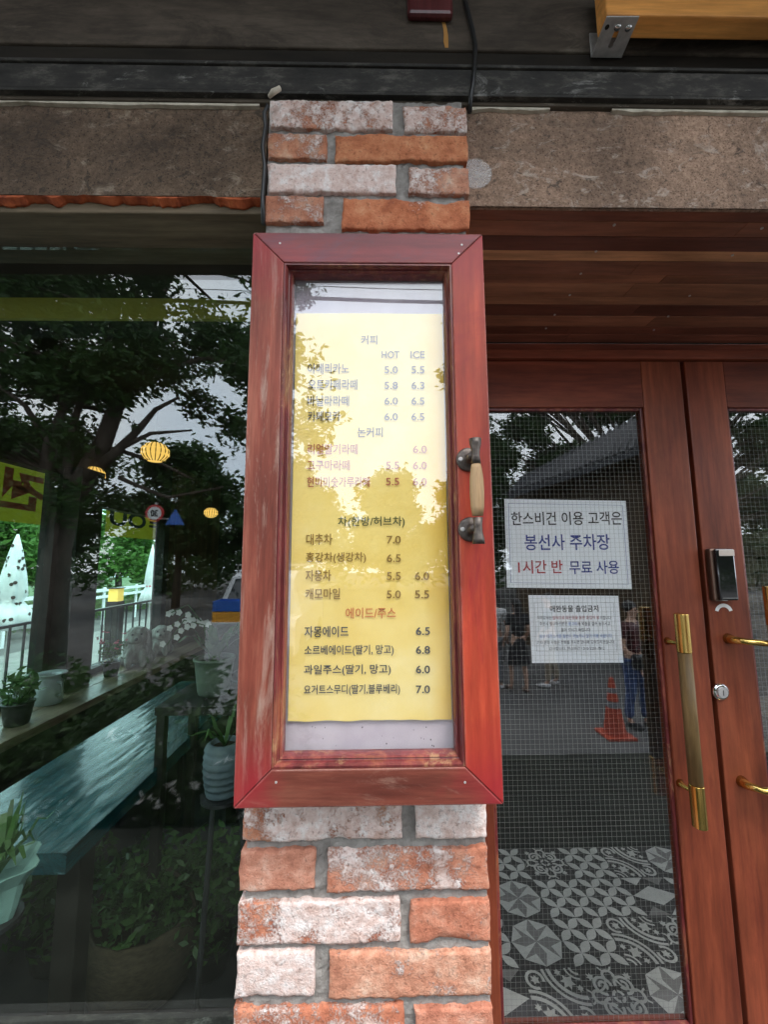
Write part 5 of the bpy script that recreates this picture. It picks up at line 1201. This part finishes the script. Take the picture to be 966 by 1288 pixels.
# big zelkova whose crown fills the window reflection
rr = random.Random(5); gaps = [(25, 528, 38, 18), (70, 520, 25, 14), (140, 535, 34, 22), (195, 528, 40, 18), (265, 560, 38, 14), (150, 608, 42, 14), (75, 575, 22, 12), (235, 490, 22, 8), (5, 580, 16, 12), (215, 590, 14, 9), (290, 590, 22, 8)]
cen = []
while len(cen) < 270:
    px = rr.uniform(-420, 398); py = rr.uniform(-60, 660)
    if py < 250: continue
    if px > 330 and not (345 < py < 385 or 430 < py < 560): continue
    if px > 330 and rr.random() < .35: continue
    if any(((px - a) / (c_ + 12)) ** 2 + ((py - b_) / (d_ + 9)) ** 2 < 1 for a, b_, c_, d_ in gaps): continue
    D = rr.uniform(8.2, 11.5); cen.append(V(px, py, D))
zb = V(100, 705, 10.0); tbase = Vector((zb.x, zb.y, STREET))
tt = thing('tree', tbase, 'large spreading tree whose crown is mirrored in the café window', 'tree', 'street trees behind the camera')
def br_(pxs, D, r0, r1):
    pts = [V(a, b_, D) for a, b_ in pxs]; n_ = len(pts); return pts, [r0 + (r1 - r0) * i / (n_ - 1) for i in range(n_)]
b = MB(); 
pts, r_s = br_([(70, 700), (80, 650), (98, 612), (128, 560), (143, 520), (152, 490), (185, 420), (215, 330)], 9.4, .30, .10); pts.insert(0, Vector((pts[0].x, pts[0].y, STREET))); r_s.insert(0, .36); b.tube(pts, r_s, 10)
for pl_, a_, c_ in (([(108, 600), (150, 565), (175, 540), (196, 515), (225, 500)], .13, .03), ([(150, 565), (190, 545), (240, 540)], .07, .02), ([(85, 640), (84, 580), (92, 530), (110, 480), (140, 420)], .12, .05),
                    ([(60, 690), (52, 620), (62, 560), (78, 515), (70, 440)], .20, .07), ([(62, 560), (30, 510), (-20, 470)], .08, .03), ([(140, 525), (190, 470), (260, 450), (330, 470), (400, 500)], .09, .02), ([(150, 600), (210, 625), (280, 612)], .05, .02), ([(215, 330), (300, 320), (400, 362)], .08, .02)):
    p_, r_ = br_(pl_, 9.3, a_, c_); b.tube(p_, r_, 8)
for c_ in cen[::3]:
    s = min(pts[2:], key=lambda q: (q - c_).length); b.tube([s, s.lerp(c_, .5) + Vector((0, 0, .15)), c_], [.05, .035, .012], 5)
b.build('trunk', M['bark'], tt, True)
leafmesh('crown', leaves(150000, np.array([tuple(c_) for c_ in cen]), np.array([rr.uniform(.42, .72) for _ in cen]), .095, 3), M['leaf'], tt)
# leafy sprays that show in the menu glass
# tree on the right, mirrored in the door glass
cen = []
while len(cen) < 120:
    px = rr.uniform(560, 1060); py = rr.uniform(400, 640)
    if rr.random() < .5 and 528 < py < 562: continue
    cen.append(V(px, py, rr.uniform(13, 16), YD))
q = V(830, 705, 14.5, YD); tree((q.x, q.y, STREET), 6.5, 2, 90000, .11, 'tree standing behind the tiled roof across the street', seed=14, centers=cen, trunk_r=.22, group='street trees behind the camera')
# rows of trees across the street
k = 0
for (x, y, h, cr_) in ((-16, -17, 8.0, 3.2), (-10, -19, 7.8, 3.0), (-4.5, -20, 6.9, 2.8), (0.8, -21, 6.3, 2.7), (5.8, -21, 6.9, 2.9), (11, -20, 8, 3.1), (17, -19, 7, 3.4)):
    k += 1; tree((x, y, STREET), h, cr_, 24000, .17, ['tree at the far left of the row across the street', 'second tree of the row across the street', 'third tree of the row across the street', 'middle tree of the row across the street', 'fifth tree of the row across the street', 'sixth tree of the row across the street', 'tree at the far right of the row across the street'][k - 1], seed=30 + k, clumps=34, group='trees across the street')
for (x, y, h, cr_, lab) in ((-13, 9, 4.0, 2.6, 'bright green tree seen through the nearer side window'), (-15, 15, 4.2, 2.8, 'bright green tree between the two side window views'), (-12.5, 20, 4.2, 2.5, 'bright green tree seen through the farther side window'), (-19, 24, 5.0, 3.6, 'tall bright green tree far beyond the terrace'), (-20, 12, 5.0, 3.6, 'tall bright green tree behind the guard rail')):
    k += 1; tree((x, y, STREET), h, cr_, 16000, .16, lab, m='leaf_b', seed=50 + k, clumps=40, group='bright trees beyond the terrace')
c_ = np.array([(rng.uniform(-4.6, -.55), rng.uniform(-2.3, -1.15), STREET + rng.uniform(.1, 1.30)) for _ in range(170)])
o = leafmesh('hedge', leaves(60000, c_, np.full(170, .22), .040, 79), M['leaf']); tag(o, 'low leafy planting in front of the café window, mirrored in its lower half', 'hedge', kind='stuff')
c_ = np.array([(rng.uniform(-3.2, -.6), -1.12, STREET + rng.uniform(.7, 1.35)) for _ in range(26)])
o = leafmesh('blossom', leaves(180, c_, np.full(26, .12), .030, 80), M['petal']); tag(o, 'white blossom scattered over the low planting', 'blossom', kind='stuff')
hv = MB()
c_ = np.array([(rng.uniform(-13.5, -11), rng.uniform(6, 30), STREET + rng.uniform(.2, .7)) for _ in range(60)])
o = leafmesh('shrub_bed', leaves(14000, c_, np.full(60, .6), .10, 77), M['leaf_b']); tag(o, 'low bright green shrubs along the guard rail', 'shrubs', kind='stuff')
c_ = np.array([(rng.uniform(-40, 40), rng.uniform(-34, -25), STREET + rng.uniform(.5, 4.5)) for _ in range(170)])
o = leafmesh('far_woods', leaves(36000, c_, np.full(170, 2.0), .28, 78), M['leaf']); tag(o, 'dark woods far behind the street', 'woods', kind='stuff')
# ================================================================== STREET SCENE MIRRORED IN THE GLASS
# utility wires
for (z0_, r_, lab) in ((385, .055, 'thick black cable bundle crossing the sky above the street'), (370, .012, 'thin wire crossing the sky above the street')):
    a, b_ = V(250, z0_ - 6, 11.5), V(720, z0_ + 8, 11.5); d = (b_ - a); tag(MB().tube([a - d * 1.2, a, a.lerp(b_, .5) - Vector((0, 0, .05)), b_, b_ + d * 1.2], r_, 8).build('overhead_wire', M['cable']), lab, 'wire')
# tiled roof building opposite the doors
a = V(650, 622, 8.6, YD); b_ = V(860, 508, 6.4, YD)
rf = thing('roof_building', (a.x + 2, a.y, STREET), 'small building with a dark tiled roof opposite the doors', 'building')
e0 = V(640, 622, 10.5, YD); e1 = V(850, 548, 7.2, YD); r0 = V(660, 600, 12, YD); r1 = V(870, 490, 8.4, YD)
th = Vector((0, 0, .12)); MB().hexa([e0 - th, e1 - th, r1 - th, r0 - th, e0, e1, r1, r0]).build('roof', M['rooftile'], rf)
rt = MB()
for i in range(26):
    t_ = i / 25; rt.tube([e0.lerp(e1, t_) + Vector((0, 0, .03)), r0.lerp(r1, t_) + Vector((0, 0, .03))], .05, 6)
rt.build('tile_ridges', M['rooftile'], rf)
wl = MB(); i0, i1 = e0.lerp(r0, .5), e1.lerp(r1, .5); i0b, i1b = r0 + Vector((.3, -2, 0)), r1 + Vector((.3, -2, 0))
wl.hexa([Vector((i0.x, i0.y, STREET)), Vector((i1.x, i1.y, STREET)), Vector((i1b.x, i1b.y, STREET)), Vector((i0b.x, i0b.y, STREET)), i0 - th * 1.2, i1 - th * 1.2, i1b, i0b]).build('wall', M['brown_panel'], rf)
# traffic cone
q = V(776, 922, PZ(772, 927, STREET).y, YD)
cn = thing('traffic_cone', (q.x, q.y, STREET), 'orange traffic cone with grey bands standing on the street', 'cone')
MB().box(q.x - .18, q.x + .18, q.y - .18, q.y + .18, STREET + .001, STREET + .03).build('base', M['cone'], cn)
def crad(z): return .12 * (1 - z / .75) + .022
for (a_, b2, m_, nm) in ((.03, .36, 'cone', 'body'), (.36, .44, 'clothgrey', 'reflective_band'), (.44, .54, 'cone', 'body'), (.54, .60, 'clothgrey', 'reflective_band'), (.60, .72, 'cone', 'body')):
    MB().lathe([(crad(a_), STREET + a_), (crad(b2), STREET + b2 - .0004)], (q.x, q.y, 0), 'Z', 24).build(nm, M[m_], cn, False)
# white van mirrored beside the case
vq = V(285, 760, 9.0); vz = STREET
vn = thing('van', (vq.x + .6, vq.y, vz), 'white van with a roof rack parked across the street', 'van')
vx0, vx1, vy0, vy1 = vq.x - .35, vq.x + 1.55, vq.y - 4.4, vq.y
bm = bmesh.new()
sect = [(vy1, .35, .95), (vy1 - .12, .30, 1.12), (vy1 - .75, .30, 1.92), (vy1 - 1.3, .30, 2.05), (vy0 + .1, .30, 2.05), (vy0, .32, 1.9)]
vs = []
for (yy, zlo, zhi) in sect:
    for (fx, zz_) in ((0, zlo), (0, zlo + (min(zhi, 1.1) - zlo) * .95), (.10, zhi), (.90, zhi), (1, zlo + (min(zhi, 1.1) - zlo) * .95), (1, zlo)): vs.append((vx0 + (vx1 - vx0) * fx, yy, vz + zz_))
fs = [(i * 6 + a_, i * 6 + (a_ + 1) % 6, (i + 1) * 6 + (a_ + 1) % 6, (i + 1) * 6 + a_) for i in range(5) for a_ in range(6)] + [tuple(range(6)), tuple(30 + i for i in range(5, -1, -1))]
MB().add(vs, fs).build('body', M['carwhite'], vn, bev=.04)
def lp(f, s): return Vector((vx0 + (vx1 - vx0) * f, vy1 - .12 - .63 * s + .012, vz + 1.12 + .8 * s + .02))
MB().hexa([lp(.1, .08), lp(.9, .08), lp(.9, .08) - Vector((0, .02, 0)), lp(.1, .08) - Vector((0, .02, 0)), lp(.16, .9), lp(.84, .9), lp(.84, .9) - Vector((0, .02, 0)), lp(.16, .9) - Vector((0, .02, 0))]).build('windscreen', M['carglass'], vn)
for f in (.14, .86):
    MB().ball((vx0 + (vx1 - vx0) * f, vy1 + .0, vz + .72), (.14, .04, .09)).build('headlight', M['chrome'], vn, True)
box('bumper', M['clothgrey'], vx0 + .02, vx1 - .02, vy1, vy1 + .06, vz + .36, vz + .55, vn, bev=.02)
for fx in (vx0 + .05, vx1 - .05):
    for yy in (vy1 - .8, vy0 + .8): MB().lathe([(.2, -.1), (.32, -.1), (.33, 0), (.32, .1), (.2, .1)], (fx, yy, vz + .33), 'X', 24).build('wheel', M['rubber'], vn, True)
rk = MB()
for yy in (vy1 - 1.4, vy1 - 2.6, vy0 + .5): rk.tube([(vx0 + .1, yy, vz + 2.05), (vx0 + .1, yy, vz + 2.17), (vx1 - .1, yy, vz + 2.17), (vx1 - .1, yy, vz + 2.05)], .02, 6)
rk.build('roof_rack', M['steel'], vn)
a = V(290, 772, 6.6)
for (dz, m_, nm, lab) in ((0, 'orange', 'crate', 'orange plastic crate on the planter stand in front of the van'), (.16, 'blue', 'crate', 'blue plastic crate stacked on the orange crate')):
    t = thing(nm, (a.x, a.y, a.z - .1 + dz), lab, 'crate'); bb = MB(); x0_, x1_, y0_, y1_, z0_ = a.x - .22, a.x + .4, a.y - .2, a.y + .2, a.z - .1 + dz
    bb.box(x0_, x1_, y0_, y1_, z0_, z0_ + .01).box(x0_, x0_ + .015, y0_, y1_, z0_ + .0105, z0_ + .15).box(x1_ - .015, x1_, y0_, y1_, z0_ + .0105, z0_ + .15).box(x0_ + .0155, x1_ - .0155, y0_, y0_ + .015, z0_ + .0105, z0_ + .15).box(x0_ + .0155, x1_ - .0155, y1_ - .015, y1_, z0_ + .0105, z0_ + .15)
    bb.build('tub', M[m_], t)
pl2 = thing('planter_stand', (a.x, a.y, STREET), 'pale stand carrying the two plastic crates', 'stand')
MB().box(a.x - .3, a.x + .5, a.y - .25, a.y + .25, STREET, a.z - .101).build('body', M['clothwhite'], pl2, bev=.02)
# street signs on a pole
a = V(194, 645, 9.0)
sg = thing('road_sign', (a.x, a.y, STREET), 'round red ringed speed sign with a blue triangular crossing sign on one pole', 'sign')
MB().tube([(a.x, a.y - .06, STREET), (a.x, a.y - .06, a.z + .25)], .035, 10).build('pole', M['steel'], sg)
MB().lathe([(.20, -.02), (.20, 0)], a, 'Y', 28).build('ring', M['signred'], sg); MB().lathe([(.15, .0005), (.15, .004)], a, 'Y', 28).build('sign_face', M['white'], sg)
text('30', a.x + .08, a.x - .08, a.z, .16, a.y + .006, INK['black'], sg, bold=.04)
c_ = V(219, 652, 9.0); MB().hexa([c_ + Vector((-.2, 0, -.14)), c_ + Vector((.2, 0, -.14)), c_ + Vector((.2, -.02, -.14)), c_ + Vector((-.2, -.02, -.14)), c_ + Vector((-.02, 0, .2)), c_ + Vector((.02, 0, .2)), c_ + Vector((.02, -.02, .2)), c_ + Vector((-.02, -.02, .2))]).build('triangle_plate', M['blue'], sg)
MB().tube([(a.x - .1, a.y - .06, c_.z), (c_.x, a.y - .06, c_.z)], .02, 6).build('arm', M['steel'], sg)

# ------------------------------------------------------------------ people (mirrored in the door glass)
def skinmesh(name, chains, m, parent, loc, rot, sub=1):
    verts, edges, rad, idx = [], [], [], {}
    for ch in chains:
        prev = None
        for (key, co, r_) in ch:
            if key in idx: i = idx[key]
            else: i = len(verts); idx[key] = i; verts.append(co); rad.append(r_)
            if prev is not None and prev != i: edges.append((prev, i))
            prev = i
    me = bpy.data.meshes.new(name); me.from_pydata(verts, edges, []); me.materials.append(m); o = link(name, me, parent)
    me.skin_vertices or None
    sk = o.modifiers.new('skin', 'SKIN'); sk.use_smooth_shade = True
    if not me.skin_vertices:
        bmx = bmesh.new(); bmx.from_mesh(me); bmx.verts.layers.skin.verify(); bmx.to_mesh(me); bmx.free()
    sv = me.skin_vertices[0].data
    for i, r_ in enumerate(rad):
        sv[i].radius = (r_, r_) if not isinstance(r_, tuple) else r_; sv[i].use_root = (i == 0)
    ss = o.modifiers.new('sub', 'SUBSURF'); ss.levels = sub; ss.render_levels = sub
    return o
def person(o, yaw, h, label, top='clothblack', bottom='shorts', botm='clothblack', shoes='clothwhite', step=.12, bag=False, hairlong=False, armbend=.3):
    t = thing('person', o, label, 'person'); k = h / 1.7
    def S(x, y, z): return (x * k, y * k, z * k)
    def leg(s, f):
        kn = (s * .10, f * .55 + (.03 if f <= 0 else .05), .48); an = (s * .10, f, .09)
        return [('pel', S(0, 0, .93), (.13 * k, .10 * k)), (f'hip{s}', S(s * .09, 0, .86), .088 * k), (f'mth{s}', S(s * .10, f * .3 + .01, .67), .072 * k), (f'kn{s}', S(*kn), .052 * k), (f'cf{s}', S(s * .10, f * .8, .33), .048 * k), (f'an{s}', S(*an), .033 * k), (f'ft{s}', S(s * .11, f + .08, .04), .034 * k), (f'toe{s}', S(s * .115, f + .17, .025), .024 * k)]
    def arm(s):
        ch = [('ch', S(0, 0, 1.36), (.135 * k, .09 * k)), (f'sh{s}', S(s * .18, 0, 1.38), .052 * k), (f'el{s}', S(s * .23, -.01, 1.10), .038 * k), (f'wr{s}', S(s * .22, armbend * .5, .90), .025 * k), (f'pm{s}', S(s * .22, armbend * .5 + .02, .84), .026 * k)]
        out = [ch]
        for j, (dx, l_) in enumerate(((-.024, .072), (-.008, .082), (.008, .076), (.022, .060))):
            out.append([(f'pm{s}', None, None), (f'f{s}{j}a', S(s * .22 + dx, armbend * .5 + .025, .80), .009 * k), (f'f{s}{j}b', S(s * .22 + dx * 1.1, armbend * .5 + .045, .80 - l_ * .6), .008 * k)])
        out.append([(f'pm{s}', None, None), (f'th{s}', S(s * .22 - s * .035, armbend * .5 + .04, .83), .010 * k), (f'th{s}b', S(s * .22 - s * .04, armbend * .5 + .055, .80), .009 * k)])
        return out
    spine = [('pel', S(0, 0, .93), (.13 * k, .10 * k)), ('ws', S(0, 0, 1.10), (.115 * k, .085 * k)), ('ch', S(0, 0, 1.36), (.135 * k, .09 * k)), ('nk', S(0, .01, 1.47), .05 * k), ('jaw', S(0, .035, 1.54), (.062 * k, .07 * k)), ('hd', S(0, .02, 1.61), (.078 * k, .092 * k)), ('crown', S(0, .0, 1.675), (.05 * k, .06 * k))]
    chains = [spine, leg(1, step), leg(-1, -step)] + arm(1) + arm(-1)
    body = skinmesh('body', chains, M['skin'], t, o, yaw)
    objs = [body]
    g_ = 1.16
    sh = [[('pel', S(0, 0, .95), (.145 * k, .115 * k)), ('ws', S(0, 0, 1.10), (.135 * k, .105 * k)), ('ch', S(0, 0, 1.37), (.148 * k, .105 * k)), ('nk', S(0, .0, 1.435), .075 * k)]] + [[('ch', None, None), (f'sh{s}', S(s * .18, 0, 1.385), .066 * k), (f'ul{s}', S(s * .215, -.005, 1.20), .058 * k)] for s in (1, -1)]
    objs.append(skinmesh('shirt', sh, M[top], t, o, yaw))
    end = {'shorts': .55, 'trousers': .10, 'skirt': .5}[bottom]
    if bottom == 'skirt':
        b = MB().lathe([(.125 * k, .98 * k), (.16 * k, .85 * k), (.20 * k, .60 * k), (.21 * k, .50 * k), (.20 * k, .50 * k)], (0, 0, 0), 'Z', 28, sy=.8, ripple=.04, rn=7); me = bpy.data.meshes.new('skirt'); me.from_pydata(b.v, [], b.f); me.materials.append(M[botm]); objs.append(link('skirt', me, t))
    else:
        tr = []
        for s, f in ((1, step), (-1, -step)):
            L_ = [('pel', S(0, 0, .94), (.14 * k, .11 * k)), (f'hip{s}', S(s * .09, 0, .86), .105 * k), (f'mth{s}', S(s * .10, f * .3 + .01, .67), .09 * k)]
            if bottom == 'trousers': L_ += [(f'kn{s}', S(s * .10, f * .55 + .03, .48), .072 * k), (f'cf{s}', S(s * .10, f * .8, .3), .066 * k), (f'an{s}', S(s * .10, f, .11), .058 * k)]
            tr.append(L_)
        objs.append(skinmesh('trousers' if bottom == 'trousers' else 'shorts', tr, M[botm], t, o, yaw))
    hb = MB().ball((0, -.012 * k, 1.64 * k), (.090 * k, .098 * k, .085 * k), 16, 10)
    if hairlong: hb.lathe([(.05 * k, 1.36 * k), (.075 * k, 1.45 * k), (.085 * k, 1.6 * k)], (0, -.045 * k, 0), 'Z', 16, sy=.6)
    objs.append(link('hair', (lambda m_: (m_.from_pydata(hb.v, [], hb.f), m_.materials.append(M['hair']), m_)[2])(bpy.data.meshes.new('hair')), t))
    eb = MB(); [eb.ball((s * .03 * k, .098 * k, 1.60 * k), .010 * k, 8, 6) for s in (1, -1)]
    me = bpy.data.meshes.new('eyes'); me.from_pydata(eb.v, [], eb.f); me.materials.append(M['hair']); objs.append(link('eyes', me, t))
    nb = MB().ball((0, .112 * k, 1.575 * k), (.012 * k, .016 * k, .02 * k), 8, 6); me = bpy.data.meshes.new('nose'); me.from_pydata(nb.v, [], nb.f); me.materials.append(M['skin']); objs.append(link('nose', me, t))
    for s, f in ((1, step), (-1, -step)):
        fb = MB().ball((s * .11 * k, (f + .075) * k, .040 * k), (.045 * k, .13 * k, .042 * k), 14, 8); me = bpy.data.meshes.new('shoe'); me.from_pydata(fb.v, [], fb.f); me.materials.append(M[shoes]); me.polygons.foreach_set('use_smooth', [True] * len(me.polygons)); objs.append(link('shoe', me, t))
    for ob in objs: ob.rotation_euler[2] = yaw
    return t
def feet(px, py): q = V(px, py, PZ(px, py, STREET).y, YD); return (q.x, q.y, STREET + .002)
person(feet(655, 871), R(170), 1.58, 'person in a black top and black skirt on the street', 'clothblack', 'skirt', 'clothblack', 'bronze', .10, hairlong=True)
person(feet(625, 866), R(200), 1.66, 'person in a white top and grey trousers on the street', 'clothwhite', 'trousers', 'clothgrey', 'clothwhite', .05)
person(feet(696, 864), R(100), 1.66, 'person in khaki trousers and pale sneakers on the street', 'clothblack', 'trousers', 'khaki', 'clothwhite', .10)
pj = feet(806, 916)
person(pj, R(-30), 1.68, 'person in a dark red top and blue jeans near the traffic cone', 'maroon', 'trousers', 'denim', 'clothblack', .06, armbend=.4)
bgq = Vector(pj) + Vector((-.05, .30, .93)); bgt = thing('handbag', bgq, 'black handbag held in front of the person in jeans', 'bag')
MB().box(bgq.x - .15, bgq.x + .15, bgq.y - .05, bgq.y + .05, bgq.z - .1, bgq.z + .1).build('bag_body', M['lockblack'], bgt, bev=.03)
MB().tube([bgq + Vector((-.1, 0, .1)), bgq + Vector((-.07, 0, .2)), bgq + Vector((.07, 0, .2)), bgq + Vector((.1, 0, .1))], .008, 6).build('strap', M['lockblack'], bgt, True)
flush_text()
